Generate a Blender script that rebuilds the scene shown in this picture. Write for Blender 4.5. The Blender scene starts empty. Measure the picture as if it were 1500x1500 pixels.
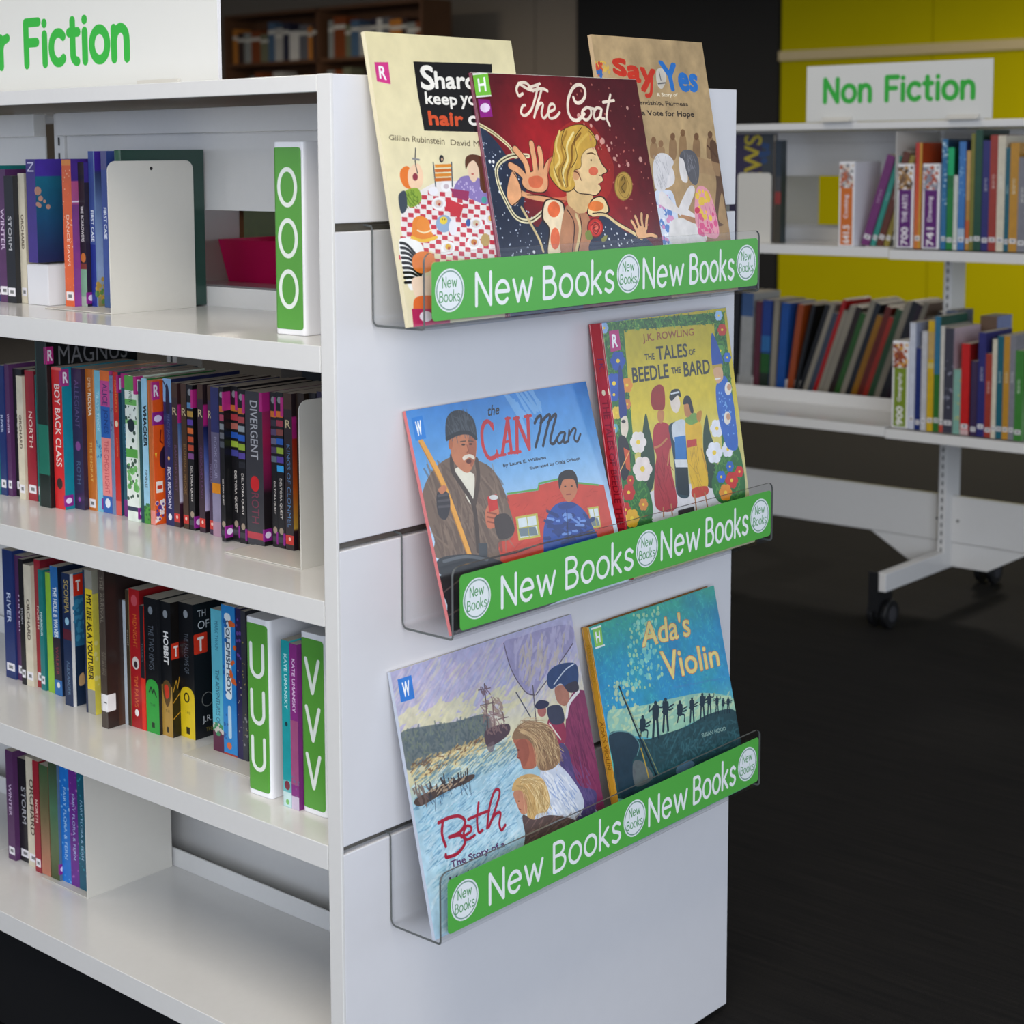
import bpy, math, random
import numpy as np
from math import sin, cos, pi, radians
from mathutils import Matrix, Vector

scene = bpy.context.scene
# ------------------------------------------------------------------ camera
def camera():
    yaw, pitch, roll = 0.745439, -0.111757, -0.008283
    f = Vector((cos(pitch)*cos(yaw), cos(pitch)*sin(yaw), sin(pitch)))
    r = f.cross(Vector((0, 0, 1))).normalized(); u = r.cross(f)
    r2 = r*cos(roll) + u*sin(roll); u2 = -r*sin(roll) + u*cos(roll)
    cd = bpy.data.cameras.new('camera'); co = bpy.data.objects.new('camera', cd)
    scene.collection.objects.link(co)
    M = Matrix((( r2.x, u2.x, -f.x, -1.3943), (r2.y, u2.y, -f.y, -1.4367), (r2.z, u2.z, -f.z, 1.3506), (0, 0, 0, 1)))
    co.matrix_world = M
    cd.sensor_width = 36; cd.lens = 61.143
    cd.shift_x = (750-628.06)/1500; cd.shift_y = (512.35-750)/1500
    cd.clip_start = 0.05; cd.clip_end = 100
    cd.dof.use_dof = True; cd.dof.focus_distance = 2.35; cd.dof.aperture_fstop = 7.0
    scene.camera = co
camera()
# ------------------------------------------------------------------ world, light, exposure
scene.view_settings.view_transform = 'Standard'; scene.view_settings.look = 'None'
scene.view_settings.exposure = 0.0; scene.view_settings.gamma = 1.0
scene.view_settings.use_curve_mapping = False
w = bpy.data.worlds.new('world'); scene.world = w; w.use_nodes = True
w.node_tree.nodes['Background'].inputs[0].default_value = (0.62, 0.72, 0.92, 1)
w.node_tree.nodes['Background'].inputs[1].default_value = 0.85
def area(name, loc, target, sx, sy, power, col):
    ld = bpy.data.lights.new(name, 'AREA'); ld.shape = 'RECTANGLE'; ld.size = sx; ld.size_y = sy
    ld.energy = power; ld.color = col
    o = bpy.data.objects.new(name, ld); scene.collection.objects.link(o)
    o.location = loc; d = Vector(target)-Vector(loc)
    o.rotation_euler = d.to_track_quat('-Z', 'Y').to_euler()
    return o
# daylight from the window wall behind the camera, and rows of ceiling panels
area('window_light', (-2.9, -3.9, 1.9), (0.4, 0.2, 1.1), 4.2, 2.0, 170, (0.88, 0.93, 1.0))
area('window_light', (-5.0, 3.0, 1.9), (0.0, 1.0, 1.0), 3.0, 1.8, 22, (0.86, 0.92, 1.0))
area('window_light', (5.5, -4.6, 1.8), (3.2, 2.0, 0.9), 3.0, 1.8, 20, (0.86, 0.92, 1.0))
for (lx, ly, p) in ((-1.2, -0.9, 44), (-1.3, 1.9, 20), (1.3, 1.4, 14), (2.2, 3.6, 3), (7.4, 2.4, 108), (6.0, 8.0, 130)):
    area('ceiling_light', (lx, ly, 2.82), (lx, ly, 0), 1.2, 0.6, p, (1.0, 0.91, 0.78))

# ------------------------------------------------------------------ small 2-D painter (flat print for covers, spines, signs)
def cr(pts, closed=False, n=8):
    """Catmull-Rom through points"""
    P = np.asarray(pts, float); N = len(P)
    if N < 3: return P
    out = []
    R = range(N) if closed else range(N-1)
    t = np.linspace(0, 1, n, endpoint=False)[:, None]
    for i in R:
        if closed: a, b, c, d = P[(i-1) % N], P[i], P[(i+1) % N], P[(i+2) % N]
        else: a, b, c, d = P[max(i-1, 0)], P[i], P[i+1], P[min(i+2, N-1)]
        out.append(0.5*((2*b)+(-a+c)*t+(2*a-5*b+4*c-d)*t*t+(-a+3*b-3*c+d)*t**3))
    if not closed: out.append(P[-1:])
    return np.concatenate(out)
def arc(cx, cy, rx, ry, a0, a1, n=14):
    t = np.radians(np.linspace(a0, a1, n)); return np.stack([cx+rx*np.cos(t), cy+ry*np.sin(t)], 1)
def vnoise(h, w, cells, seed=0):
    r = np.random.RandomState(seed); ny = max(2, int(cells*h/max(w, 1))+2); nx = int(cells)+2
    g = r.rand(ny+1, nx+1)
    y = np.linspace(0, ny-1.001, h); x = np.linspace(0, nx-1.001, w)
    yi = y.astype(int); xi = x.astype(int); fy = (y-yi); fx = (x-xi)
    fy = (fy*fy*(3-2*fy))[:, None]; fx = (fx*fx*(3-2*fx))[None]
    a = g[yi][:, xi]; b = g[yi][:, xi+1]; c = g[yi+1][:, xi]; d = g[yi+1][:, xi+1]
    return (a*(1-fx)+b*fx)*(1-fy)+(c*(1-fx)+d*fx)*fy
def fbm(h, w, cells, seed=0, o=4):
    s = 0; k = 0
    for i in range(o):
        s = s+vnoise(h, w, cells*2**i, seed+i)/2**i; k += 1/2**i
    return s/k
def H(c):
    if isinstance(c, str):
        c = c.lstrip('#')
        if len(c) == 3: c = ''.join(q*2 for q in c)
        return np.array([int(c[i:i+2], 16)/255 for i in (0, 2, 4)], np.float32)
    return np.asarray(c, np.float32)
_tc = {}
def glyphs(s):
    """outline triangles of a string in the built-in font, bbox-normalised to width,1"""
    if s in _tc: return _tc[s]
    cu = bpy.data.curves.new('t', 'FONT'); cu.body = s; cu.resolution_u = 3
    o = bpy.data.objects.new('t', cu)
    me = bpy.data.meshes.new_from_object(o)
    me.calc_loop_triangles()
    v = np.array([q.co[:2] for q in me.vertices]); t = np.array([q.vertices[:] for q in me.loop_triangles])
    T = v[t] if len(t) else np.zeros((0, 3, 2))
    bpy.data.objects.remove(o); bpy.data.curves.remove(cu); bpy.data.meshes.remove(me)
    _tc[s] = T
    return T
SF = {  # rounded stroke letters (cap height 1)
 'N': (.62, [[(0, 0), (0, 1), (.6, 0), (.6, 1)]]),
 'e': (.56, [np.concatenate([[(.02, .37), (.54, .37)], arc(.28, .35, .27, .35, 5, 318, 22)])]),
 'w': (.82, [[(0, .69), (.2, .01), (.4, .62), (.6, .01), (.8, .69)]]),
 'B': (.56, [[(0, 0), (0, 1)], np.concatenate([[(0, 1), (.22, 1)], arc(.24, .77, .24, .23, 90, -90), [(0, .54)]]), np.concatenate([[(0, .54), (.26, .54)], arc(.27, .27, .28, .27, 90, -90), [(0, 0)]])]),
 'o': (.58, [arc(.29, .35, .29, .35, 0, 360, 28)]),
 'k': (.45, [[(0, 0), (0, 1.08)], [(.42, .68), (.03, .3)], [(.12, .38), (.44, 0)]]),
 's': (.42, [cr([(.4, .6), (.24, .7), (.06, .61), (.08, .43), (.22, .36), (.38, .27), (.4, .12), (.22, 0), (.02, .09)])]),
 'F': (.5, [[(.5, 1), (0, 1), (0, 0)], [(0, .52), (.42, .52)]]),
 'i': (.02, [[(0, 0), (0, .68)], [(0, .95), (0, .955)]]),
 'c': (.46, [arc(.28, .35, .28, .35, 48, 312, 20)]),
 't': (.36, [np.concatenate([[(.14, .95), (.14, .2)], arc(.3, .16, .16, .16, 180, 270, 6)]), [(0, .68), (.34, .68)]]),
 'n': (.46, [[(0, 0), (0, .68)], cr([(0, .42), (.08, .6), (.25, .69), (.41, .6), (.46, .42), (.46, 0)])]),
 'J': (.4, [np.concatenate([[(.36, 1), (.36, .24)], arc(.18, .22, .18, .22, 0, -170, 10)])]),
 'u': (.46, [cr([(0, .68), (0, .26), (.06, .08), (.2, 0), (.38, .08), (.46, .26)]), [(.46, .68), (.46, 0)]]),
 'r': (.28, [[(0, 0), (0, .68)], cr([(0, .42), (.08, .6), (.28, .68)])]),
 ' ': (.3, []),
 'O': (.62, [arc(.31, .5, .31, .5, 0, 360, 28)]),
 'U': (.62, [np.concatenate([[(0, 1), (0, .32)], arc(.31, .32, .31, .32, 180, 360, 14), [(.62, 1)]])]),
 'V': (.62, [[(0, 1), (.31, 0), (.62, 1)]]),
}
def smask(polys, X0, Y0, hh, ww):
    """non-zero winding fill of list of (n,k,2) arrays in 2x pixel space -> coverage (hh,ww)"""
    A = []
    for P in polys:
        x = P[..., 0]; y = P[..., 1]
        ar = (x*np.roll(y, -1, 1)-np.roll(x, -1, 1)*y).sum(1)
        Q = np.where((ar < 0)[:, None, None], P[:, ::-1], P)
        a = Q.reshape(-1, 2); b = np.roll(Q, -1, 1).reshape(-1, 2)
        A.append(np.concatenate([a, b], 1))
    E = np.concatenate(A); E = E-np.array([X0*2, Y0*2, X0*2, Y0*2])
    Hh, Ww = hh*2, ww*2
    up = np.where(E[:, 1] < E[:, 3], 1, -1)
    lo = np.where((E[:, 1] < E[:, 3])[:, None], E, E[:, [2, 3, 0, 1]])
    r0 = np.clip(np.ceil(lo[:, 1]-.5), 0, Hh).astype(int); r1 = np.clip(np.ceil(lo[:, 3]-.5), 0, Hh).astype(int)
    cnt = r1-r0; k = cnt > 0
    lo = lo[k]; up = up[k]; r0 = r0[k]; cnt = cnt[k]
    if len(cnt) == 0: return None
    idx = np.repeat(np.arange(len(cnt)), cnt)
    rows = np.arange(cnt.sum())-np.repeat(np.cumsum(cnt)-cnt, cnt)+r0[idx]
    sl = (lo[:, 2]-lo[:, 0])/(lo[:, 3]-lo[:, 1])
    xx = lo[idx, 0]+(rows+.5-lo[idx, 1])*sl[idx]
    c = np.clip(np.ceil(xx-.5), 0, Ww).astype(int)
    acc = np.bincount(rows*(Ww+1)+c, weights=up[idx], minlength=Hh*(Ww+1)).reshape(Hh, Ww+1)
    m = (np.abs(np.cumsum(acc, 1))[:, :Ww] > .5).astype(np.float32)
    return m.reshape(hh, 2, ww, 2).mean((1, 3))
class Cv:
    def __init__(s, w, h, ppm, bg):
        s.w, s.h, s.p = w, h, ppm; s.W = max(4, round(w*ppm)); s.H = max(4, round(h*ppm))
        s.a = np.empty((s.H, s.W, 3), np.float32); s.a[:] = H(bg)
    def fill(s, polys, col, al=1.0, cov=None):
        polys = [np.asarray(P, float)*s.p*2 for P in polys if len(P)]
        polys = [P[None] if P.ndim == 2 else P for P in polys]
        if not polys: return
        mn = np.min([P.min((0, 1)) for P in polys], 0)/2; mx = np.max([P.max((0, 1)) for P in polys], 0)/2
        x0 = max(0, int(mn[0])-1); y0 = max(0, int(mn[1])-1); x1 = min(s.W, int(mx[0])+2); y1 = min(s.H, int(mx[1])+2)
        if x1 <= x0 or y1 <= y0: return
        m = smask(polys, x0, y0, y1-y0, x1-x0)
        if m is None: return
        m = (m*al)[..., None]
        c = col[y0:y1, x0:x1] if isinstance(col, np.ndarray) and col.ndim == 3 else H(col)
        s.a[y0:y1, x0:x1] = s.a[y0:y1, x0:x1]*(1-m)+c*m
    def rect(s, x0, y0, x1, y1, col, al=1.): s.fill([np.array([(x0, y0), (x1, y0), (x1, y1), (x0, y1)])], col, al)
    def rrect(s, x0, y0, x1, y1, r, col, al=1.):
        P = np.concatenate([arc(x1-r, y1-r, r, r, 0, 90, 5), arc(x0+r, y1-r, r, r, 90, 180, 5), arc(x0+r, y0+r, r, r, 180, 270, 5), arc(x1-r, y0+r, r, r, 270, 360, 5)])
        s.fill([P], col, al)
    def poly(s, pts, col, al=1.): s.fill([np.array(pts, float)], col, al)
    def blob(s, pts, col, al=1.): s.fill([cr(pts, True)], col, al)
    def ell(s, cx, cy, rx, ry, col, al=1., rot=0):
        P = arc(0, 0, rx, ry, 0, 360, 30)[:-1]; c, q = cos(radians(rot)), sin(radians(rot))
        s.fill([np.stack([cx+P[:, 0]*c-P[:, 1]*q, cy+P[:, 0]*q+P[:, 1]*c], 1)], col, al)
    def ring(s, cx, cy, rx, ry, wd, col): s.line([arc(cx, cy, rx, ry, 0, 360, 36)], wd, col)
    def line(s, lines, wd, col, al=1., smooth=False):
        Q = []
        for L in lines:
            L = cr(L) if smooth else np.asarray(L, float)
            a, b = L[:-1], L[1:]; d = b-a; ln = np.hypot(d[:, 0], d[:, 1])[:, None]; ln[ln < 1e-9] = 1
            n = np.stack([-d[:, 1], d[:, 0]], 1)/ln*wd/2
            Q.append(np.stack([a+n, b+n, b-n, a-n], 1))
            c = arc(0, 0, wd/2, wd/2, 0, 360, 11)[:-1]
            Q.append(L[:, None, :]+c[None])
        s.fill(Q, col, al)
    def strokes(s, n, box, ang, length, wd, col, al=1., seed=0, jit=.25):
        r = np.random.RandomState(seed); x = box[0]+r.rand(n)*(box[2]-box[0]); y = box[1]+r.rand(n)*(box[3]-box[1])
        a = np.radians(ang)+r.randn(n)*jit; l = length*(.5+r.rand(n)); dx = np.cos(a)*l/2; dy = np.sin(a)*l/2
        nx = -np.sin(a)*wd/2; ny = np.cos(a)*wd/2
        s.fill([np.stack([np.stack([x-dx+nx, y-dy+ny], 1), np.stack([x+dx+nx*.3, y+dy+ny*.3], 1), np.stack([x+dx-nx*.3, y+dy-ny*.3], 1), np.stack([x-dx-nx, y-dy-ny], 1)], 1)], col, al)
    def dots(s, n, box, r, col, al=1., seed=0):
        q = np.random.RandomState(seed); c = np.stack([box[0]+q.rand(n)*(box[2]-box[0]), box[1]+q.rand(n)*(box[3]-box[1])], 1)
        rr = r*(.5+q.rand(n)); k = arc(0, 0, 1, 1, 0, 360, 9)[:-1]
        s.fill([c[:, None]+k[None]*rr[:, None, None]], col, al)
    def tx(s, t, box, col, rot=False, shear=0., bold=0., al=1., keep=True, slope=0.):
        """text fitted in box (x0,y0,x1,y1); rot=True reads downwards; rot='up' reads upwards"""
        T = glyphs(t)
        if not len(T): return
        mn = T.min((0, 1)); mx = T.max((0, 1)); T = (T-mn)
        T = T+np.stack([T[..., 1]*shear, T[..., 0]*0], -1); sz = T.max((0, 1))
        x0, y0, x1, y1 = box; bw, bh = (x1-x0, y1-y0) if not rot else (y1-y0, x1-x0)
        sx, sy = bw/sz[0], bh/sz[1]
        if keep: sx = min(sx, sy*1.25); sy = min(sy, sx*1.9)
        T = (T-sz/2)*np.array([sx, sy]); T[..., 1] += T[..., 0]*slope
        cx, cy = (x0+x1)/2, (y0+y1)/2
        if not rot: P = np.stack([cx+T[..., 0], cy-T[..., 1]], -1)
        elif rot == 'up': P = np.stack([cx-T[..., 1], cy-T[..., 0]], -1)
        else: P = np.stack([cx+T[..., 1], cy+T[..., 0]], -1)
        L = [P]
        if bold:
            for k in range(8): L.append(P+bold*np.array([cos(k*pi/4), sin(k*pi/4)]))
        s.fill(L, col, al)
    def st(s, t, x, y, h, wd, col, sx=1., gap=.2, width=None):
        """stroke lettering: baseline y, cap height h"""
        adv = 0; L = []
        for ch in t:
            w_, st_ = SF[ch]
            for q in st_: L.append(np.asarray(q, float)+[adv, 0])
            adv += w_+gap
        adv -= gap
        k = width/adv if width else h*sx
        s.line([np.stack([x+q[:, 0]*k, y-q[:, 1]*h], 1) for q in L], wd, col)
    def mottle(s, amt, cells, seed=0, box=None):
        n = (fbm(s.H, s.W, cells, seed)-.5)*2*amt
        s.a = np.clip(s.a*(1+n[..., None]), 0, 1)
    def grad(s, stops, vert=True):
        n = s.H if vert else s.W; t = np.linspace(0, 1, n); p = [q[0] for q in stops]; c = np.array([H(q[1]) for q in stops])
        g = np.stack([np.interp(t, p, c[:, i]) for i in range(3)], 1).astype(np.float32)
        return np.broadcast_to(g[:, None] if vert else g[None], (s.H, s.W, 3)).copy()
    def blur(s, r=1):
        for ax in (0, 1):
            c = s.a.copy()
            for k in range(1, r+1): c = c+np.roll(s.a, k, ax)+np.roll(s.a, -k, ax)
            s.a = c/(2*r+1)
    def image(s, name):
        im = bpy.data.images.new(name, s.W, s.H, alpha=False)
        b = np.ones((s.H, s.W, 4), np.float32); b[..., :3] = np.clip(s.a[::-1], 0, 1)
        im.pixels.foreach_set(b.ravel()); im.update(); im.pack()
        return im

# ------------------------------------------------------------------ materials
_m = {}
def nt(name):
    m = bpy.data.materials.new(name); m.use_nodes = True; t = m.node_tree
    return m, t, t.nodes['Principled BSDF']
def lin(c):
    c = H(c); return tuple(float(q/12.92 if q <= .04045 else ((q+.055)/1.055)**2.4) for q in c)+(1,)
def plain(name, col, rough=.5, metal=0., var=.06, scale=40, bump=0., spec=.5):
    if name in _m: return _m[name]
    m, t, b = nt(name); c = lin(col)
    n = t.nodes.new('ShaderNodeTexNoise'); n.inputs['Scale'].default_value = scale; n.inputs['Detail'].default_value = 4
    tc = t.nodes.new('ShaderNodeTexCoord'); t.links.new(tc.outputs['Object'], n.inputs['Vector'])
    mx = t.nodes.new('ShaderNodeMix'); mx.data_type = 'RGBA'
    mx.inputs['A'].default_value = tuple(q*(1-var) for q in c[:3])+(1,); mx.inputs['B'].default_value = tuple(min(1, q*(1+var)) for q in c[:3])+(1,)
    t.links.new(n.outputs['Fac'], mx.inputs['Factor']); t.links.new(mx.outputs['Result'], b.inputs['Base Color'])
    b.inputs['Roughness'].default_value = rough; b.inputs['Metallic'].default_value = metal; b.inputs['Specular IOR Level'].default_value = spec
    if bump:
        bp = t.nodes.new('ShaderNodeBump'); bp.inputs['Strength'].default_value = bump; bp.inputs['Distance'].default_value = .002
        t.links.new(n.outputs['Fac'], bp.inputs['Height']); t.links.new(bp.outputs['Normal'], b.inputs['Normal'])
    _m[name] = m; return m
def printed(name, img, rough=.28):
    m, t, b = nt(name); i = t.nodes.new('ShaderNodeTexImage'); i.image = img; i.extension = 'EXTEND'
    uv = t.nodes.new('ShaderNodeUVMap'); uv.uv_map = 'UVMap'
    t.links.new(uv.outputs['UV'], i.inputs['Vector']); t.links.new(i.outputs['Color'], b.inputs['Base Color'])
    b.inputs['Roughness'].default_value = rough; b.inputs['Specular IOR Level'].default_value = .45
    return m
def pages_mat(name='book_pages', col='#cfc8b8'):
    if name in _m: return _m[name]
    m, t, b = nt(name); tc = t.nodes.new('ShaderNodeTexCoord'); mp = t.nodes.new('ShaderNodeMapping')
    mp.inputs['Scale'].default_value = (6, 1600, 6)
    n = t.nodes.new('ShaderNodeTexNoise'); n.inputs['Scale'].default_value = 1; n.inputs['Detail'].default_value = 3
    r = t.nodes.new('ShaderNodeMix'); r.data_type = 'RGBA'; c = lin(col)
    r.inputs['A'].default_value = tuple(q*.62 for q in c[:3])+(1,); r.inputs['B'].default_value = c
    t.links.new(tc.outputs['Object'], mp.inputs['Vector']); t.links.new(mp.outputs['Vector'], n.inputs['Vector'])
    t.links.new(n.outputs['Fac'], r.inputs['Factor']); t.links.new(r.outputs['Result'], b.inputs['Base Color'])
    b.inputs['Roughness'].default_value = .9; _m[name] = m; return m
def acrylic():
    m = bpy.data.materials.new('clear_acrylic'); m.use_nodes = True; t = m.node_tree; t.nodes.clear()
    o = t.nodes.new('ShaderNodeOutputMaterial'); tr = t.nodes.new('ShaderNodeBsdfTransparent'); gl = t.nodes.new('ShaderNodeBsdfGlossy')
    tr.inputs[0].default_value = (.985, .988, .99, 1); gl.inputs['Roughness'].default_value = .04
    lw = t.nodes.new('ShaderNodeLayerWeight'); pw = t.nodes.new('ShaderNodeMath'); pw.operation = 'POWER'; pw.inputs[1].default_value = 4.5
    ad = t.nodes.new('ShaderNodeMath'); ad.operation = 'MULTIPLY_ADD'; ad.inputs[1].default_value = .45; ad.inputs[2].default_value = .035
    lw.inputs['Blend'].default_value = .5; mx = t.nodes.new('ShaderNodeMixShader')
    t.links.new(lw.outputs['Facing'], pw.inputs[0]); t.links.new(pw.outputs[0], ad.inputs[0]); t.links.new(ad.outputs[0], mx.inputs[0]); t.links.new(tr.outputs[0], mx.inputs[1]); t.links.new(gl.outputs[0], mx.inputs[2])
    t.links.new(mx.outputs[0], o.inputs[0]); return m
WHITE = plain('white_powder_coat', '#dcdbd9', .17, var=.02, scale=90)
WHITE2 = plain('white_laminate', '#dadade', .3, var=.02, scale=30)
PLATE = plain('bookend_steel_cream', '#cfccc4', .4, var=.02, scale=60)
BOXW = plain('white_plastic', '#ececf0', .3, var=.01)
SLOT = plain('slot_aluminium', '#7b776f', .38, metal=.7, var=.15, scale=60)
DARK = plain('black_plastic', '#141416', .45)
BLACKW = plain('doorway_painted_dark', '#0c0c0d', .7)  # near-black that paints in the dark of the doorway opening
EDGE = plain('acrylic_edge', '#5b5f5f', .2, var=.1)
ACR = acrylic()
PAGES = pages_mat()
PAGESD = pages_mat('grey_book_pages', '#a29d93')

# ------------------------------------------------------------------ mesh helpers
class MB:
    def __init__(s): s.v = []; s.f = []; s.uv = []; s.mi = []
    def quad(s, p, uv=None, mi=0):
        i = len(s.v); s.v += [tuple(q) for q in p]; s.f.append(tuple(range(i, i+len(p)))); s.uv.append(uv or [(0, 0)]*len(p)); s.mi.append(mi)
    def box(s, x0, x1, y0, y1, z0, z1, mi=0, uvf=None):
        i = len(s.v)
        s.v += [(x0, y0, z0), (x1, y0, z0), (x1, y1, z0), (x0, y1, z0), (x0, y0, z1), (x1, y0, z1), (x1, y1, z1), (x0, y1, z1)]
        for k, q in enumerate(((0, 3, 2, 1), (4, 5, 6, 7), (0, 1, 5, 4), (1, 2, 6, 5), (2, 3, 7, 6), (3, 0, 4, 7))):
            s.f.append(tuple(i+a for a in q)); s.uv.append(uvf(k, [s.v[i+a] for a in q]) if uvf else [(0, 0)]*4); s.mi.append(mi)
    def prism(s, pts, axis, a, b, mi=0):
        """2-D outline extruded along axis (0,1,2) from a to b"""
        n = len(pts); i = len(s.v)
        def P(p, t):
            if axis == 0: return (t, p[0], p[1])
            if axis == 1: return (p[0], t, p[1])
            return (p[0], p[1], t)
        s.v += [P(p, a) for p in pts]+[P(p, b) for p in pts]
        s.f.append(tuple(range(i, i+n))); s.f.append(tuple(range(i+2*n-1, i+n-1, -1)))
        for k in range(n): s.f.append((i+k, i+n+k, i+n+(k+1) % n, i+(k+1) % n))
        s.uv += [[(0, 0)]*len(f) for f in s.f[len(s.uv):]]; s.mi += [mi]*(len(s.f)-len(s.mi))
    def obj(s, name, mats, parent=None, bevel=0., seg=2, loc=None, fix=True, smooth=False):
        me = bpy.data.meshes.new(name); me.from_pydata(s.v, [], s.f)
        ul = me.uv_layers.new(name='UVMap'); k = 0
        fl = [c for u in s.uv for q in u for c in q]; ul.data.foreach_set('uv', fl)
        for p, q in zip(me.polygons, s.mi): p.material_index = q; p.use_smooth = smooth
        for m in (mats if isinstance(mats, (list, tuple)) else [mats]): me.materials.append(m)
        me.validate()
        if fix:
            import bmesh
            b = bmesh.new(); b.from_mesh(me); bmesh.ops.recalc_face_normals(b, faces=b.faces); b.to_mesh(me); b.free()
        me.update()
        o = bpy.data.objects.new(name, me); scene.collection.objects.link(o)
        if parent: o.parent = parent
        if loc: o.location = loc
        if bevel:
            bv = o.modifiers.new('bevel', 'BEVEL'); bv.width = bevel; bv.segments = seg; bv.limit_method = 'ANGLE'
        return o
def bx(name, mat, x0, x1, y0, y1, z0, z1, parent=None, bevel=0.):
    m = MB(); m.box(x0, x1, y0, y1, z0, z1); return m.obj(name, mat, parent, bevel)
def thing(name, label, cat, loc=(0, 0, 0), rot=(0, 0, 0), group=None):
    o = bpy.data.objects.new(name, None); scene.collection.objects.link(o); o.empty_display_size = .05
    o.location = loc; o.rotation_euler = rot; o['label'] = label; o['category'] = cat
    if group: o['group'] = group
    return o
def struct(o): o['kind'] = 'structure'; return o
def cyl_pts(r, n=24, cx=0, cy=0): return [(cx+r*cos(2*pi*k/n), cy+r*sin(2*pi*k/n)) for k in range(n)]
# ------------------------------------------------------------------ room
def room():
    m, t, b = nt('charcoal_carpet'); tc = t.nodes.new('ShaderNodeTexCoord')
    mp = t.nodes.new('ShaderNodeMapping'); mp.inputs['Scale'].default_value = (90, 4, 1)
    n = t.nodes.new('ShaderNodeTexNoise'); n.inputs['Scale'].default_value = 1; n.inputs['Detail'].default_value = 5
    n2 = t.nodes.new('ShaderNodeTexNoise'); n2.inputs['Scale'].default_value = 420
    mt = t.nodes.new('ShaderNodeMath'); mt.operation = 'MULTIPLY'
    cr_ = t.nodes.new('ShaderNodeValToRGB'); cr_.color_ramp.elements[0].position = .12; cr_.color_ramp.elements[0].color = (.004, .004, .0045, 1)
    cr_.color_ramp.elements[1].position = .5; cr_.color_ramp.elements[1].color = (.0165, .0145, .0135, 1)
    t.links.new(tc.outputs['Object'], mp.inputs[0]); t.links.new(mp.outputs[0], n.inputs[0]); t.links.new(tc.outputs['Object'], n2.inputs[0])
    t.links.new(n.outputs['Fac'], mt.inputs[0]); t.links.new(n2.outputs['Fac'], mt.inputs[1]); t.links.new(mt.outputs[0], cr_.inputs[0])
    t.links.new(cr_.outputs[0], b.inputs['Base Color']); b.inputs['Roughness'].default_value = .95; b.inputs['Specular IOR Level'].default_value = .2
    bp = t.nodes.new('ShaderNodeBump'); bp.inputs['Strength'].default_value = .4; bp.inputs['Distance'].default_value = .004
    t.links.new(mt.outputs[0], bp.inputs['Height']); t.links.new(bp.outputs[0], b.inputs['Normal'])
    struct(bx('floor', m, -6, 10.2, -5, 14, -.1, 0))
    struct(bx('ceiling', plain('ceiling_white', '#e2e0da', .8), -6, 10.2, -5, 14, 2.9, 3.0))
    G = plain('chartreuse_wall_paint', '#b9ad00', .85, var=.05, scale=2, spec=.1); T = plain('taupe_wall_paint', '#8d8171', .7, var=.04, scale=2)
    wl = struct(bx('wall_back', plain('back_wall_core', '#8b8478', .7), 10.06, 10.2, -5, 14, 0, 2.9))
    y = 5.51; k = 0
    while y > -5:
        y2 = max(y-1.21, -5)
        bx('wall_panel', G, 10.02, 10.06, y2+.006, y, .1, 2.9, wl, .004); y = y2
    bx('wall_rail', plain('pale_timber', '#cbb98c', .5), 9.985, 10.02, -5, 5.51, 2.02-.0, 2.09, wl)
    struct(bx('baseboard_back', DARK, 10.0, 10.06, -5, 5.51, 0, .1))
    for a, b2 in ((7.42, 7.86), (7.868, 14)): bx('wall_panel', T, 10.02, 10.06, a, b2, 0, 2.9, wl)
    struct(bx('doorway_1', BLACKW, 10.0, 10.05, 5.52, 7.41, 0, 2.9))  # flat black slab stands in for the dark inside the doorway
    struct(bx('wall_left', T, -6, 10.2, 14, 14.15, 0, 2.9))
room()

# ------------------------------------------------------------------ shelving bay geometry (front face at x=0, runs along +y)
def shelf_mesh(y0, y1, z, dep, lip, x0=0.):
    """folded steel shelf: top sheet, deep front lip, back lip"""
    m = MB(); e = .0006
    m.prism([(x0, z), (x0, z-lip), (x0+.012, z-lip), (x0+.012, z-lip+.003), (x0+.003, z-lip+.003), (x0+.003, z-.003), (x0+dep-.003, z-.003), (x0+dep-.003, z-.02), (x0+dep, z-.02), (x0+dep, z)], 1, y0+e, y1-e)
    return m
def slotted_post(name, x0, x1, y0, y1, z0, z1, parent, mat):
    """upright with a column of bracket slots on its front face"""
    m = MB(); m.box(x0, x1, y0, y1, z0, z1); o = m.obj(name, mat, parent, .0015)
    s = MB(); z = z0+.02; yc = (y0+y1)/2
    while z < z1-.03:
        s.box(x0-.0006, x0+.001, yc-.0022, yc+.0022, z, z+.013); z += .025
    s.obj('bracket_slots', DARK, o); return o

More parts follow.
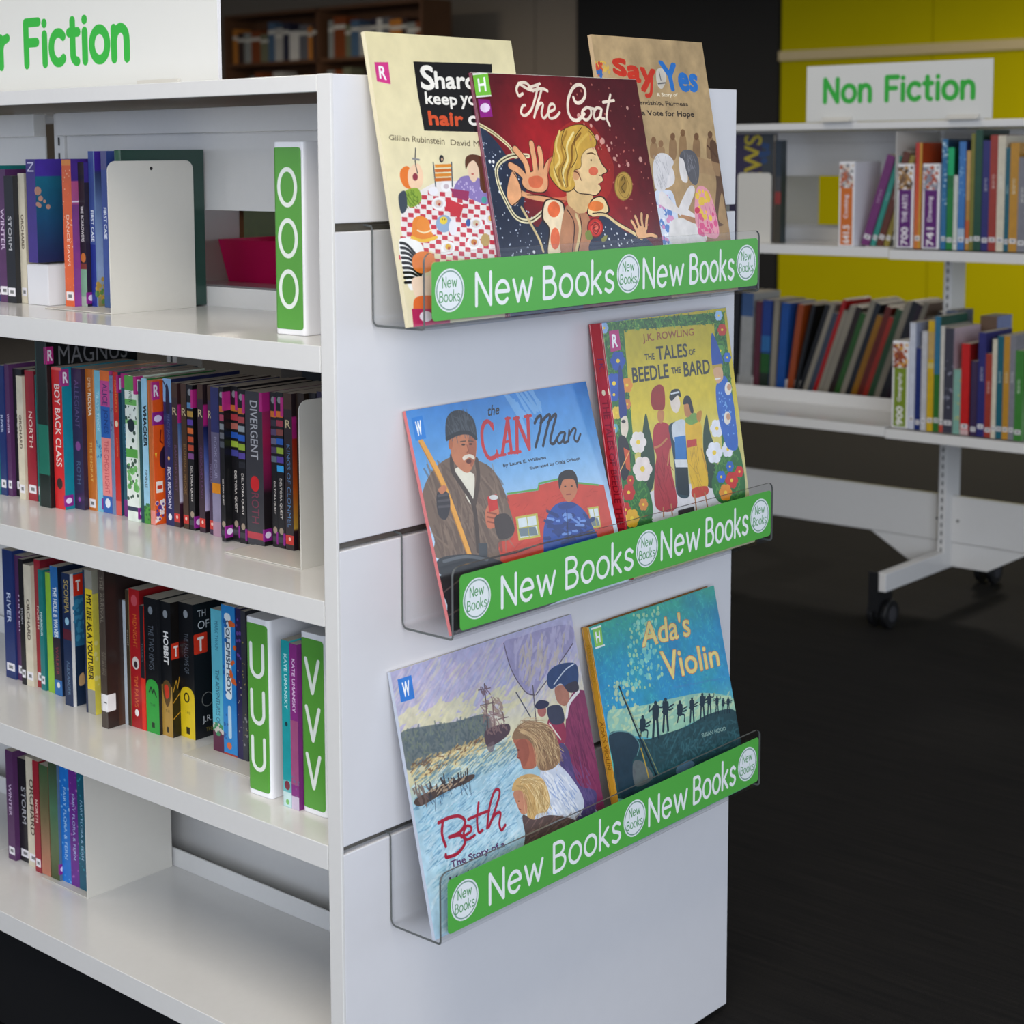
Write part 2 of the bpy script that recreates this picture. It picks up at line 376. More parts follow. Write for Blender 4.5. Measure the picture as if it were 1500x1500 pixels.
Z1, Z2, Z3, Z4, Z5 = 1.443, 1.1298, .8256, .5246, .2298
def main_unit():
    u = thing('shelving_unit', 'white double-sided library shelving unit with slatted end panel and three clear trays', 'shelving')
    W = .8438
    # end panel: four boards with dark slots between
    cuts = [(0.0+.012, .5269-.0097), (.5269, .8975-.0097), (.8975, 1.2724-.0097), (1.2724, Z1)]
    for i, (a, b) in enumerate(cuts):
        m = MB(); m.box(.0045, W, 0, .018, a, b); m.obj('end_board', WHITE2, u, .0012)
    for z in (.5269, .8975, 1.2724):
        bx('slot_rail', SLOT, .0045, W, .0105, .018, z-.0097, z, u)
    m = MB(); m.box(0, .0045, -.0006, .0217, .012, Z1+.0004); m.obj('edge_strip', WHITE, u, .0008)
    bx('inner_board', WHITE, .0045, W, .0185, .0217, .012, Z1, u)
    B1, B2 = .93, 1.87
    for ya, yb in ((.0222, B1), (B1, B2)):
        for z in (Z2, Z3, Z4, Z5):
            shelf_mesh(ya, yb, z, .28, .0316).obj('shelf', WHITE, u, .0008)
            o = shelf_mesh(-yb, -ya, z, .28, .0316).obj('shelf', WHITE, u, .0008); o.rotation_euler = (0, 0, pi); o.location = (W, 0, 0)
            bx('back_rail', WHITE, .2805, .2835, ya+.001, yb-.001, z-.02, z+.029, u, .0008)
            bx('back_rail', WHITE, W-.2835, W-.2805, ya+.001, yb-.001, z-.03, z-.002, u, .0008)
        # back panels: open gap above the top shelf surface, closed lower down
        bx('back_panel', WHITE, .2835, .2865, ya+.03, yb-.03, Z2+.142, Z1-.058, u)
        bx('back_panel', WHITE, .2885, .2915, ya+.03, yb-.03, Z4-.03, Z3-.04, u)
        bx('back_panel', WHITE, .33, .333, ya+.03, yb-.03, Z5-.1, Z4-.035, u)
        bx('top_beam', WHITE, .262, .286, ya+.03, yb-.03, Z1-.058, Z1-.022, u, .001)
        bx('kick_board', DARK, .04, .05, ya+.001, yb-.001, .015, Z5-.034, u)
    m = MB(); m.prism([(0, Z1), (0, Z1-.0196), (.012, Z1-.0196), (.012, Z1-.0166), (.003, Z1-.0166), (.003, Z1-.003), (W-.003, Z1-.003), (W-.003, Z1-.0196), (W, Z1-.0196), (W, Z1)], 1, .0222, B2)
    m.obj('top_shelf', WHITE, u, .0008)
    for y0 in (.908, B2-.03):
        slotted_post('upright', .2835, .34, y0, y0+.028, .05, Z1-.022, u, WHITE)
        slotted_post('upright', W-.34, W-.2835, y0, y0+.028, .05, Z1-.022, u, WHITE)
    bx('unit_base', DARK, .08, W-.08, .03, B2-.03, .01, .05, u)
    return u
main_unit()

def bookend(label, x0, x1, y, z, h, base, side=1, r=.014, hole=True, group='steel bookends'):
    """bent steel plate: rounded upright in the x-z plane at y, base running to +y"""
    b = thing('bookend', label, 'bookend', (x0, y, z), group=None)
    w = x1-x0; m = MB(); t = .0016
    P = [(0, .0), (w, .0)]+[(w-r+r*cos(a), h-r+r*sin(a)) for a in np.linspace(0, pi/2, 7)]+[(r+r*cos(a), h-r+r*sin(a)) for a in np.linspace(pi/2, pi, 7)]
    m.prism(P, 1, 0, t); m.obj('upright_plate', PLATE, b, .0004)
    m = MB(); m.box(0, w, t, base, 0.0004, .0018); m.obj('base_plate', PLATE, b, .0003)
    if hole:
        m = MB(); m.prism([(w/2+.0026*cos(a), h-.011+.0026*sin(a)) for a in np.linspace(0, 2*pi, 13)[:-1]], 1, -.0003, .0002); m.obj('hole', DARK, b)
    return b
bookend('cream steel bookend standing open on the top shelf of the near unit', .098, .2525, .5495, Z2, .2155, .16)
bookend('cream steel bookend beside the end panel, holding the middle row of dark paperbacks', .0895, .262, .157, Z3, .2175, .15)
bookend('tall pale divider plate at the end of the books on the bottom shelf', .112, .276, .669, Z5, .262, .12, r=.006, hole=False)
bookend('bookend behind the green box lettered U, only its base plate showing', .09, .25, .2355, Z4, .19, .17)

# ------------------------------------------------------------------ acrylic tray with New Books strip
def strip_image():
    c = Cv(694.2, 68.3, 3.0, '#55ab4c'); wt = 3.3
    c.a[:] = H('#56ad4a')
    def badge(cx):
        c.ell(cx, 34, 25.5, 25.5, '#e8eef2'); c.ring(cx, 34, 22.6, 22.6, 1.7, '#7a9a90')
        c.st('New', cx-12.5, 30.5, 12, 1.25, '#3d8f4a', width=25); c.st('Books', cx-17.5, 47, 12, 1.25, '#3d8f4a', width=35)
    badge(31); badge(381); badge(664)
    for x0, w1 in ((76, 104), (404, 86)):
        pass
    c.st('New', 78, 55, 38, 4.9, '#eef1f4', width=104); c.st('Books', 205, 55, 38, 4.9, '#eef1f4', width=143)
    c.st('New', 415, 55, 38, 4.9, '#eef1f4', width=92); c.st('Books', 524, 55, 38, 4.9, '#eef1f4', width=107)
    return c.image('new_books_strip')
STRIP = printed('new_books_print', strip_image(), .3)
def tray(xi, s, label):
    """sheet of 3 mm acrylic folded: hook in slot, back, floor, front lip"""
    L = .6942+.011+.006; D = .0872; t = .003
    b = thing('book_tray', label, 'display tray', (xi-.0112, 0, s), group=None)
    r = .008; zb = -.1227+.001
    prof = []  # (y,z) centreline, x rounding handled at both sheet ends
    prof += [(.012, -.0005), (.012, -.0028), (.004, -.0042), (-.002, -.0048), (-.0035, -.0085), (-.0035, -.03), (-.0035, -.08), (-.0035, zb+r)]
    prof += [(-.0035-r+r*cos(a), zb+r-r*sin(a)) for a in np.linspace(.3, pi/2, 5)]
    prof += [(-.03, zb), (-.06, zb)]
    r2 = .004; yl = -D+t/2
    prof += [(yl+r2-r2*sin(a), zb+r2-r2*cos(a)) for a in np.linspace(0, pi/2, 5)]
    ztop = -.034
    prof += [(yl, zb+.02), (yl, zb+.05), (yl, ztop-.012), (yl, ztop-.006), (yl, ztop-.002), (yl, ztop)]
    P = np.array(prof); d = np.diff(P, axis=0); ln = np.hypot(*d.T); S = np.concatenate([[0], np.cumsum(ln)])
    N = np.stack([-d[:, 1], d[:, 0]], 1)/ln[:, None]; Nv = np.zeros_like(P); Nv[0] = N[0]; Nv[-1] = N[-1]
    Nv[1:-1] = N[:-1]+N[1:]; Nv /= np.hypot(*Nv.T)[:, None]
    R = .011; xs = [R*(1-cos(a)) for a in np.linspace(0, pi/2, 6)]; xs = xs+[L*.25, L*.5, L*.75]+[L-q for q in xs[::-1]]
    def at(sv, x, side):
        e = min(x, L-x); cut = R-math.sqrt(max(0, R*R-(R-e)**2)) if e < R else 0
        sv = min(sv, S[-1]-cut); y = np.interp(sv, S, P[:, 0]); z = np.interp(sv, S, P[:, 1])
        n = np.array([np.interp(sv, S, Nv[:, 0]), np.interp(sv, S, Nv[:, 1])]); q = np.array([y, z])+n*side*t/2
        return (x, q[0], q[1])
    m = MB(); ni, nj = len(xs), len(S)
    for side in (1, -1):
        for x in xs:
            for sv in S: m.v.append(at(sv, x, side))
    def I(k, i, j): return k*ni*nj+i*nj+j
    for i in range(ni-1):
        for j in range(nj-1):
            m.f.append((I(0, i, j), I(0, i+1, j), I(0, i+1, j+1), I(0, i, j+1))); m.mi.append(0)
            m.f.append((I(1, i, j), I(1, i, j+1), I(1, i+1, j+1), I(1, i+1, j))); m.mi.append(0)
        for j in (0, nj-1):
            m.f.append((I(0, i, j), I(1, i, j), I(1, i+1, j), I(0, i+1, j))); m.mi.append(1)
    for j in range(nj-1):
        for i in (0, ni-1):
            m.f.append((I(0, i, j), I(0, i, j+1), I(1, i, j+1), I(1, i, j))); m.mi.append(1)
    m.uv = [[(0, 0)]*len(f) for f in m.f]
    o = m.obj('tray_sheet', [ACR, EDGE], b, smooth=False)
    # strip on the outside of the lip
    q = MB(); X0 = .0112; X1 = X0+.6942; Zt = -.0448; Zb = Zt-.0683; rr = .006
    pts = [(X1-rr+rr*cos(a), Zt-rr+rr*sin(a)) for a in np.linspace(0, pi/2, 5)]+[(X0+rr+rr*cos(a), Zt-rr+rr*sin(a)) for a in np.linspace(pi/2, pi, 5)]
    pts += [(X0+rr+rr*cos(a), Zb+rr+rr*sin(a)) for a in np.linspace(pi, 1.5*pi, 5)]+[(X1-rr+rr*cos(a), Zb+rr+rr*sin(a)) for a in np.linspace(1.5*pi, 2*pi, 5)]
    uv = [((x-X0)/(X1-X0), (z-Zb)/(Zt-Zb)) for x, z in pts]
    q.quad([(x, -D-.0004, z) for x, z in pts], uv)
    q.quad([(x, -D-.00005, z) for x, z in pts][::-1], uv[::-1])
    n = len(pts)
    for k in range(n):
        a, c = pts[k], pts[(k+1) % n]
        q.quad([(a[0], -D-.0004, a[1]), (a[0], -D-.00005, a[1]), (c[0], -D-.00005, c[1]), (c[0], -D-.0004, c[1])], [(.01, .05)]*4)
    q.obj('sign_strip', STRIP, b)
tray(.0731, 1.2724, 'topmost clear acrylic tray with green strip on the white end panel')
tray(.1182, .8975, 'middle clear acrylic tray with green strip on the white end panel')
tray(.0928, .5269, 'lowest clear acrylic tray with green strip on the white end panel')

# ------------------------------------------------------------------ books
SIDE = 45.0
def book_mesh(t, d, h, a, hard, SIDE=45.):
    """case: spine + two boards; uv: spine 0..a, front board a..1 (extends past SIDE)"""
    c = .0024 if hard else .0004; m = MB(); g = .0
    def uvS(k, P):
        if k == 5: return [((t-p[1])/t*a, p[2]/h) for p in P]
        return [(a*.5, min(.995, max(.005, p[2]/h))) for p in P]
    def uvB(k, P):
        if k == 2: return [(a+p[0]*1000/SIDE*(1-a), p[2]/h) for p in P]
        if k == 5: return [((t-p[1])/t*a, p[2]/h) for p in P]
        return [(a+.02, min(.995, max(.005, p[2]/h))) for p in P]
    m.box(0, c*1.3, c, t-c, 0, h, 0, uvS); m.box(0, d, 0, c, 0, h, 0, uvB)
    m.box(0, d, t-c, t, 0, h, 0, lambda k, P: [((t-p[1])/t*a, p[2]/h) for p in P] if k == 5 else [(a*.5, .5)]*4)
    e = .003 if hard else 0.
    q = MB(); q.box(c*1.3, d-(e if hard else .0008), c, t-c, e, h-e)
    return m, q
def paint_book(t, h, spine, side, ops, ppm=2.2, seed=0, SIDE=45.):
    T, Hh = t*1000, h*1000; c = Cv(T+SIDE, Hh, ppm, side); c.rect(0, 0, T, Hh, spine)
    for o in ops:
        k = o[0]
        if callable(k): k(c, T, Hh); continue
        if k == 'b': c.rect(0, o[1]*Hh, T, o[2]*Hh, o[3])
        elif k == 'B': c.rect(T, o[1]*Hh, T+SIDE, o[2]*Hh, o[3])
        elif k == 't':
            f = (o[5] if len(o) > 5 else .5)*.86; b = o[6] if len(o) > 6 else 0; off = o[7] if len(o) > 7 else 0
            c.tx(o[1], (T*(.5-f/2+off), o[2]*Hh, T*(.5+f/2+off), o[3]*Hh), o[4], rot=True, bold=b)
        elif k == 'h': c.tx(o[1], (T*.12, o[2]*Hh, T*.88, o[3]*Hh), o[4], bold=.2)
        elif k == 'r':  # genre sticker wrapping on to the front board
            c.rrect(T-min(T*.35, 6), o[2]*Hh, T+13, o[2]*Hh+26, 1.2, o[3]); c.tx(o[1], (T+3, o[2]*Hh+5, T+11, o[2]*Hh+21), '#f0eaf0', bold=.6)
        elif k == 'R':
            c.rrect(T*.06, o[2]*Hh, T*.94, o[2]*Hh+26, 1., o[3]); c.tx(o[1], (T*.28, o[2]*Hh+5, T*.72, o[2]*Hh+21), '#f0eaf0', bold=.5)
        elif k == 'l':  # library label, low on the front board
            v = o[1] if len(o) > 1 else .9
            c.rrect(T-3, v*Hh, T+15, v*Hh+17, 1, '#8a1f86'); c.ell(T+7, v*Hh+8.5, 5.5, 4.5, '#e9dcf2')
        elif k == 'L':
            v = o[1]; c.rrect(T*.1, v*Hh, T*.9, v*Hh+13, 1, o[2] if len(o) > 2 else '#e9e6ea'); c.rect(T*.3, v*Hh+4, T*.7, v*Hh+9, '#777')
        elif k == 'e': c.ell(T*.5, o[1]*Hh, min(o[2], T*.42), min(o[2], T*.42)*1.2, o[3])
        elif k == 'x': c.dots(o[1], (0, o[2]*Hh, T, o[3]*Hh), o[5] if len(o) > 5 else 2, o[4], .9, seed+len(o)+int(o[2]*100))
        elif k == 'X': c.dots(o[1], (T, o[2]*Hh, T+25, o[3]*Hh), o[5] if len(o) > 5 else 3, o[4], .9, seed+3+int(o[2]*100))
        elif k == 'g': # gradient on the side
            g = c.grad(o[1]); c.rect(T+(o[2] if len(o) > 2 else 0), 0, T+SIDE, Hh, g)
        elif k == 'G': c.rect(0, 0, T, Hh, c.grad(o[1]))
    c.mottle(.05, 5, seed)
    return c
_bk = [0]
def book(label, loc, t, d, h, spine='#888', side=None, ops=(), hard=False, lean=0., yaw=0., group=None, pages=None, rough=.3, name='book', ppm=2.2, sw=45.):
    _bk[0] += 1; side = side or spine
    b = thing(name, label, 'book', loc, (radians(lean), 0, radians(yaw)), group)
    a = t*1000/(t*1000+sw); m, q = book_mesh(t, d, h, a, hard, sw)
    img = paint_book(t, h, spine, side, ops, ppm, _bk[0], sw).image('book_print')
    m.obj('cover', printed('book_cover_print', img, rough), b, .0005 if hard else 0, 1, fix=False)
    q.obj('page_block', pages or PAGES, b)
    return b
MG = '#b8287e'
PAGE2 = pages_mat('pale_brown_pages', '#cdc2b2')  # pale brown page colour of the second-shelf paperbacks
# rows on the near unit: (label, x_front, y_left, y_right, height, spine, side, ops, extra)
def row(z, items, group, dep=.128):
    for it in items:
        lab, x, yl, yr, h, sp, sd, ops = it[:8]; ex = dict(it[8]) if len(it) > 8 else {}
        dd = ex.pop('d', dep); hb = ex.get('hard', False)
        book(lab, (x, yr+.0001, z+ex.pop('dz', .0001)), yl-yr-.0002, dd, h, sp, sd, ops, group=group, **ex)
def flame(c, T, h):
    c.line([[(T*.3, h*.66), (T*.7, h*.6), (T*.35, h*.72), (T*.8, h*.68)]], 2, '#d8b450')
def delt(cols, v=.5):
    """black adventure paperback: coloured blocks on the upper spine, white name below"""
    o = [('t', 'DELTORA QUEST', .52, .84, '#d8d0c8', .42, .15), ('e', .05, 4, '#8d8f92'), ('e', .89, 4, '#a08f7a'), ('b', .93, .965, '#3c3c40')]
    for i, k in enumerate(cols): o.append(('b', .12+i*.058, .16+i*.058, k))
    o += [('l', .9), ('r', '', .03, MG)]
    return o
def rbrown(txt, col, sidecol='#3a2a2e'):
    return [('h', 'R', .17, .22, '#cbb98e'), ('t', txt, .3, .88, col, .5), ('b', .905, .965, '#c8342c'), ('e', .93, 2.2, '#f0c8b8'), ('b', 0, .1, '#4a3226')]
S1 = Z2+.0019
row(Z2+.0019, [
 ('orange paperback with pink speckled edge on the top shelf', .1323, .7051, .6825, .216, '#d9602f', '#7d3f86', [('b', 0, .04, '#e08a3c'), ('x', 40, .05, .9, '#f0c0a0', .9), ('t', 'DANCE PAWS', .3, .8, '#f5d8c8', .35), ('g', [(0, '#4a2a8c'), (.14, '#4a2a8c'), (.15, '#c2568c'), (.3, '#a8528c'), (.31, '#7d3f86'), (1, '#8a3a92')], 0), ('B', .28, .29, '#e8d8ee'), ('L', .9, '#efe6e6')], dict(d=.135)),
 ('black paperback with white block lettering on the top shelf', .1444, .6825, .6675, .212, '#1d1a20', '#2a2030', [('t', 'THE BORROWERS', .3, .55, '#e9e6e0', .5, .2), ('e', .66, 6, '#c9762f'), ('b', .7, .74, '#7a3a2c'), ('b', .74, .93, '#7fae8f'), ('b', .93, 1, '#a8b8a8'), ('b', .0, .09, '#2a2320'), ('B', 0, .14, '#3f2b86'), ('l',)], dict(d=.135)),
 ('blue paperback with lettering FIRST CASE left of its twin on the top shelf', .152, .667, .6545, .228, '#3a4f96', '#8aa6cf', [('b', .6, 1, '#20308c'), ('t', 'FIRST CASE', .38, .58, '#e8ecf4', .6, .3), ('g', [(0, '#4a2fa0'), (.12, '#4a2fa0'), (.14, '#3d4a70'), (.3, '#6f86b8'), (.5, '#8fa8d2'), (.8, '#9fb4d8'), (1, '#8a7f50')], 2), ('X', 14, .82, .97, '#c29a3c', 4), ('X', 10, .86, .99, '#5a8a4c', 4)], dict(d=.14)),
 ('second blue paperback with lettering FIRST CASE, against the open bookend', .152, .6364, .6225, .228, '#3d5298', '#3a4f96', [('t', 'FIRST CASE', .36, .56, '#e8ecf4', .55, .3), ('b', 0, .12, '#5c5a8c'), ('b', .92, 1, '#38588c')], dict(d=.14)),
 ('large dark green hardback reaching back behind the open bookend', .125, .569, .5545, .229, '#234a3c', '#1f3f36', [('b', 0, .1, '#2a5a3a')], dict(d=.152, hard=True)),
 ('thin slate book squeezed beside the blue pair on the top shelf', .158, .6215, .611, .205, '#39406a', '#303860', [], {}),
 ('thin olive book squeezed between the blue pair and the green hardback', .158, .609, .598, .21, '#555a3c', '#4a4f38', [], {}),
 ('maroon book in the pack behind the open bookend', .16, .596, .583, .2, '#5a2838', '#5a2838', [], {}),
 ('violet book standing next to the green hardback on the top shelf', .158, .581, .5705, .215, '#4c3590', '#4c3590', [], {}),
 ('blue-violet paperback with letter N sticker on a white box left on the top shelf', .128, .79, .766, .155, '#3f2f80', '#1f6f88', [('g', [(0, '#4a35a0'), (.16, '#4a35a0'), (.17, '#1d6c86'), (.6, '#1a4a70'), (1, '#1d2450')]), ('t', 'N', .03, .12, '#d8d4ea', .8), ('X', 6, .3, .5, '#c9907a', 5)], dict(dz=.062, d=.14)),
], 'books on the top shelf of the near unit', .13)
S2 = Z3
R2 = [
 ('tall black hardback with grey title rising behind the red paperback at the left', .112, .7595, .7305, .252, '#16241f', '#101214', [('b', .5, .8, '#1f6f5c'), ('r', 'R', .03, MG), (lambda c, T, h: (c.tx('MAGNUS', (T+22, h*.03, T+150, h*.145), '#77777a', keep=False),),)], dict(hard=True, d=.17, sw=160.)),
 ('bright red paperback with white hand-drawn title at the left of the second shelf', .1194, .7293, .704, .2145, '#d22a2c', '#107f92', [('t', 'BOY BACK CLASS', .12, .7, '#f2e6dc', .62, .3), ('e', .82, 7, '#3c2a28'), ('r', 'R', .01, '#a8327e'), ('l', .9), ('b', 0, .02, '#e86a68')], dict(d=.135)),
 ('thick dark purple paperback with faint title next to the teal-sided one', .1366, .704, .6797, .213, '#33264a', '#2b2038', [('t', 'ALLEGIANT', .08, .42, '#6d5a86', .5), ('e', .55, 6, '#8a4a8c'), ('t', 'ROTH', .66, .82, '#5c6a88', .45), ('e', .93, 3, '#8a3aa0')], {}),
 ('orange-brown paperback with white and gold lettering down its spine', .1445, .6797, .6612, .213, '#bf6a22', '#d98a50', [('t', 'EMILY', .06, .16, '#f0dcc0', .4), ('t', 'RODDA', .17, .33, '#f4ead8', .5, .3), ('t', 'THE SHOP AT', .45, .86, '#e8c46a', .35), ('L', .92)], {}),
 ('pale sky-blue paperback with watery title on the second shelf', .1466, .6607, .6472, .212, '#79bfd6', '#8cc8da', [('t', 'TILLYS TRICK', .1, .48, '#c8e8f0', .5), ('x', 14, .5, .62, '#3a7ab0', 1.6), ('l', .9)], {}),
 ('paperback banded pink, blue and salmon with tall capitals', .1465, .6467, .6244, .213, '#e88a86', '#c0508c', [('b', 0, .07, '#e0702c'), ('b', .07, .25, '#c84a90'), ('t', 'ALICE', .09, .24, '#33306a', .6), ('b', .25, .47, '#2a62b0'), ('t', 'JONES', .27, .44, '#1c3a7c', .6, .2), ('t', 'THE GHOSTLIGHT', .49, .86, '#c84a50', .55), ('b', .88, 1, '#2a62b0'), ('e', .93, 6, '#e6ecf2')], {}),
 ('very thin blue-grey paperback with plain spine on the second shelf', .1464, .624, .6172, .207, '#6f86a8', '#8a94b8', [('x', 12, .0, .4, '#4a5a7a', 1.5)], {}),
 ('slim scarlet paperback with yellow lettering and round emblem', .1475, .6169, .6045, .213, '#c9281e', '#2a4c60', [('t', 'HORRENDOUS', .06, .28, '#e8a03c', .5), ('e', .36, 4, '#f2d8b8'), ('t', 'JOE MERCER', .43, .62, '#e8b06a', .35), ('b', .9, 1, '#d85a50'), ('r', 'F', .02, MG), ('b', 0, .0, '#fff')], dict(d=.13)),
 ('paperback in dark teal with a thin blue title beside the white-green one', .149, .5995, .579, .212, '#27596a', '#2d4a5c', [('t', 'SEA DAWN', .35, .65, '#6aa8c8', .5), ('b', 0, .1, MG), ('b', .88, 1, '#7a2a80')], {}),
 ('white paperback with green leaf bands and a dragonfly silhouette', .1355, .5737, .5469, .2125, '#e6eee4', '#d8e6d2', [('b', .0, .1, '#5ba84a'), ('b', .16, .2, '#6cb45a'), ('b', .3, .33, '#8cc67c'), ('x', 16, .2, .5, '#26402f', 2.4), ('t', 'WREN', .1, .18, '#2a4a34', .5), ('e', .34, 8, '#1e2c34'), ('b', .5, .56, '#5ba84a'), ('x', 20, .55, .85, '#2f4a3a', 3), ('x', 14, .6, .8, '#68b45a', 4), ('r', 'R', .0, MG), ('b', .9, .93, '#303a50'), ('l', .9)], {}),
 ('narrow dark teal paperback between the leaf-banded one and the pale blue one', .1385, .5465, .5391, .206, '#1d4a50', '#244a4c', [], {}),
 ('pale blue paperback with black vertical capitals and green foot', .1385, .5389, .5256, .211, '#9ccbe2', '#2f7a40', [('t', 'WHACKER', .15, .5, '#171c20', .6, .5), ('t', 'FINNIS', .6, .78, '#3a3a3a', .45), ('b', .88, 1, '#4f9a3e'), ('x', 10, .86, .98, '#2a6a2a', 2)], {}),
 ('flaming orange hardback with magenta R sticker, standing proud of its neighbours', .1388, .5254, .5141, .209, '#c2642c', '#e0561a', [('r', 'R', .01, MG), (lambda c, T, h: (c.rect(T-2, h*.22, T+26, h*.31, '#8a1f7c'), c.ell(T+9, h*.265, 7, 5, '#dcd2ec'), c.line([[(T+14, h*.35), (T+12, h*.42), (T+16, h*.44)]], 2, '#7a1c18'), c.blob([(T+12, h*.5), (T+24, h*.46), (T+24, h*.6), (T+12, h*.6)], '#30203a'), c.poly([(T+2, h*.5), (T+6, h*.5), (T+4, h*.54)], '#f2c83c'), c.rect(T+3, h*.7, T+15, h*.78, '#f0e6dc'), c.rect(T+5, h*.73, T+14, h*.755, '#c83a22'), c.dots(14, (T+1, h*.84, T+16, h*.98), 3, '#f2e4e0', seed=4), c.dots(10, (T+1, h*.84, T+16, h*.98), 2.5, '#5a3a8a', seed=5)),), ('b', .9, 1, '#e08a80')], dict(hard=True, d=.14)),
 ('navy paperback with a dark figure against sky and white author name', .152, .5063, .4876, .212, '#232a5c', '#1d2248', [('b', 0, .16, '#86b4dc'), (lambda c, T, h: (c.blob([(T*.35, h*.05), (T*.6, h*.05), (T*.75, h*.14), (T*.7, h*.24), (T*.3, h*.22)], '#1b1d38'), c.line([[(T*.45, h*.07), (T*.05, h*.02)]], 2, '#1b1d38')),), ('t', 'PERCY JACKSN', .24, .46, '#5c6490', .5), ('e', .54, 2.5, '#e0a860'), ('t', 'RICK RIORDAN', .6, .88, '#dfe0ea', .45, .15), ('e', .94, 4, '#eef0f2')], {}),
 ('dark brown paperback with pale letter R and dull purple title, beside the navy one', .1518, .4875, .4748, .207, '#3c2b2c', '#8f86b0', rbrown('RANGERS FIRST', '#6a4a6c')+[('g', [(0, '#3a2426'), (.14, '#3a2426'), (.15, MG), (.27, MG), (.28, '#4a6a9c'), (.6, '#b0aed0'), (.82, '#c8c4da'), (.84, '#3a1c30'), (1, '#2a1820')])], {}),
 ('dark brown paperback with pale letter R and tarnished gold title', .152, .4671, .4552, .208, '#46301f', '#2a1f1c', rbrown('BURNING BRIDGE', '#8a6a3c'), {}),
 ('black paperback with orange-topped colour blocks and small white name, first of its series', .152, .4538, .4413, .207, '#181619', '#141214', delt(['#5a86b0', '#b08a3c', '#5a3f9c', '#d86a30', '#c8502c', '#b84a30', '#7a4a80']), {}),
 ('dark brown paperback with pale letter R and purple title above a red foot', .152, .4315, .4191, .21, '#382430', '#5a78c0', rbrown('ICEBOUND LAND', '#6c4470')+[('g', [(0, '#2c2024'), (.13, '#2c2024'), (.14, MG), (.27, MG), (.29, '#1c2250'), (.5, '#5668b0'), (.85, '#c8b8dc'), (.86, '#241820'), (1, '#241820')])], {}),
 ('plum paperback with pale letter R next to an orange-squared spine', .152, .4093, .4006, .21, '#43304a', '#4a4a6c', rbrown('OAKLEAF', '#8a80a0'), {}),
 ('grey-violet paperback with a small orange square on its spine', .148, .398, .381, .209, '#66607c', '#544e66', [('b', .0, .3, '#32346a'), ('t', 'BOOK FOUR', .32, .62, '#9a96b0', .4), ('b', .64, .71, '#dc8a1c'), ('b', .71, 1, '#8f88a4'), ('b', .9, 1, '#b08ca0')], {}),
 ('thin violet paperback behind the orange-squared spine', .15, .379, .3655, .21, '#3f3a68', '#30304a', [('b', .06, .3, '#2c3a80')], {}),
 ('black series paperback with orange, blue and green blocks just left of the thick grey one', .1431, .3359, .322, .212, '#171518', '#131114', delt(['#c8702c', '#b04a4c', '#96a0a4', '#2c62c0', '#9ab43c', '#5a4a9c', '#2a2a30']), {}),
 ('black series paperback with an orange cap and pale rings, wide magenta sticker on its side', .1304, .359, .3502, .2125, '#1a181b', '#101012', delt(['#c86c2c', '#a8445c', '#888c90', '#6a6a70', '#50545a']), {}),
 ('black series paperback with amber and red blocks in the middle of the run', .1431, .3501, .3361, .213, '#19171a', '#131114', delt(['#d07a2c', '#b83c44', '#c06a5c', '#2c5cb8', '#a8c040', '#4c4c9c']), {}),
 ('thickest grey-black paperback with the title DIVERGENT and a red emblem', .1441, .3218, .2872, .209, '#3b3a3f', '#4a2038', [('t', 'DIVERGENT', .06, .44, '#b6b6ba', .5, .2), ('e', .6, 9, '#c8252a'), ('t', 'ROTH', .66, .86, '#7a3a4c', .5), ('b', .92, .965, '#b8404a'), ('g', [(0, '#8a2c70'), (.14, '#9c2c5c'), (.3, '#a82450'), (.5, '#8a2050'), (.62, '#5a1c3a'), (.66, '#221c20'), (1, '#1c1a1c')]), ('r', '', .0, MG), ('l', .89)], dict(d=.135)),
 ('black series paperback with orange, purple and teal marks right of the thick grey one', .152, .2795, .2687, .21, '#1a181b', '#151316', delt(['#d8742c', '#3a3440', '#5a4a6c', '#6a6a86', '#504060', '#60707a']), {}),
 ('black series paperback with orange, blue and bright teal blocks near the bookend', .1519, .2685, .2552, .211, '#1a181b', '#151316', delt(['#d8702c', '#a03a4c', '#8a4a44', '#2c60b8', '#96b03c', '#5a44a0', '#3aa0e0']), {}),
 ('dark paperback with pale letter R and blue title, last before the bookend', .152, .2538, .2378, .211, '#2f2528', '#a8481c', rbrown('KINGS OF CLONMEL', '#5a86b4')+[('g', [(0, '#2c2024'), (.14, '#2c2024'), (.15, MG), (.28, MG), (.29, '#a82c1c'), (.6, '#c85a1c'), (.86, '#c8a040'), (.88, '#2a1820'), (1, '#241820')])], {}),
 ('dark brown book tucked low behind the bookend of the second shelf', .158, .2355, .2205, .212, '#2f2016', '#2c2018', [], {}),
 ('black book tucked behind the bookend of the second shelf', .165, .219, .205, .213, '#1d1a1c', '#1c1a1c', [], {}),
 ('purple-topped book tucked behind the bookend of the second shelf', .165, .2035, .187, .216, '#2d2440', '#2c2438', [], {}),
 ('grey book standing right behind the bookend of the second shelf', .165, .1855, .168, .21, '#3a3640', '#3a3640', [], {}),
]
for q in R2:
    if len(q) > 8: q[8].setdefault('pages', PAGE2)
row(Z3+.0001, R2[:22], 'paperbacks on the second shelf', .128)
row(Z3+.0019, R2[22:], 'paperbacks on the second shelf', .128)
HB = '#101216'
def tolk(c, T, h, col, emblem, texts, gold=False):
    pass
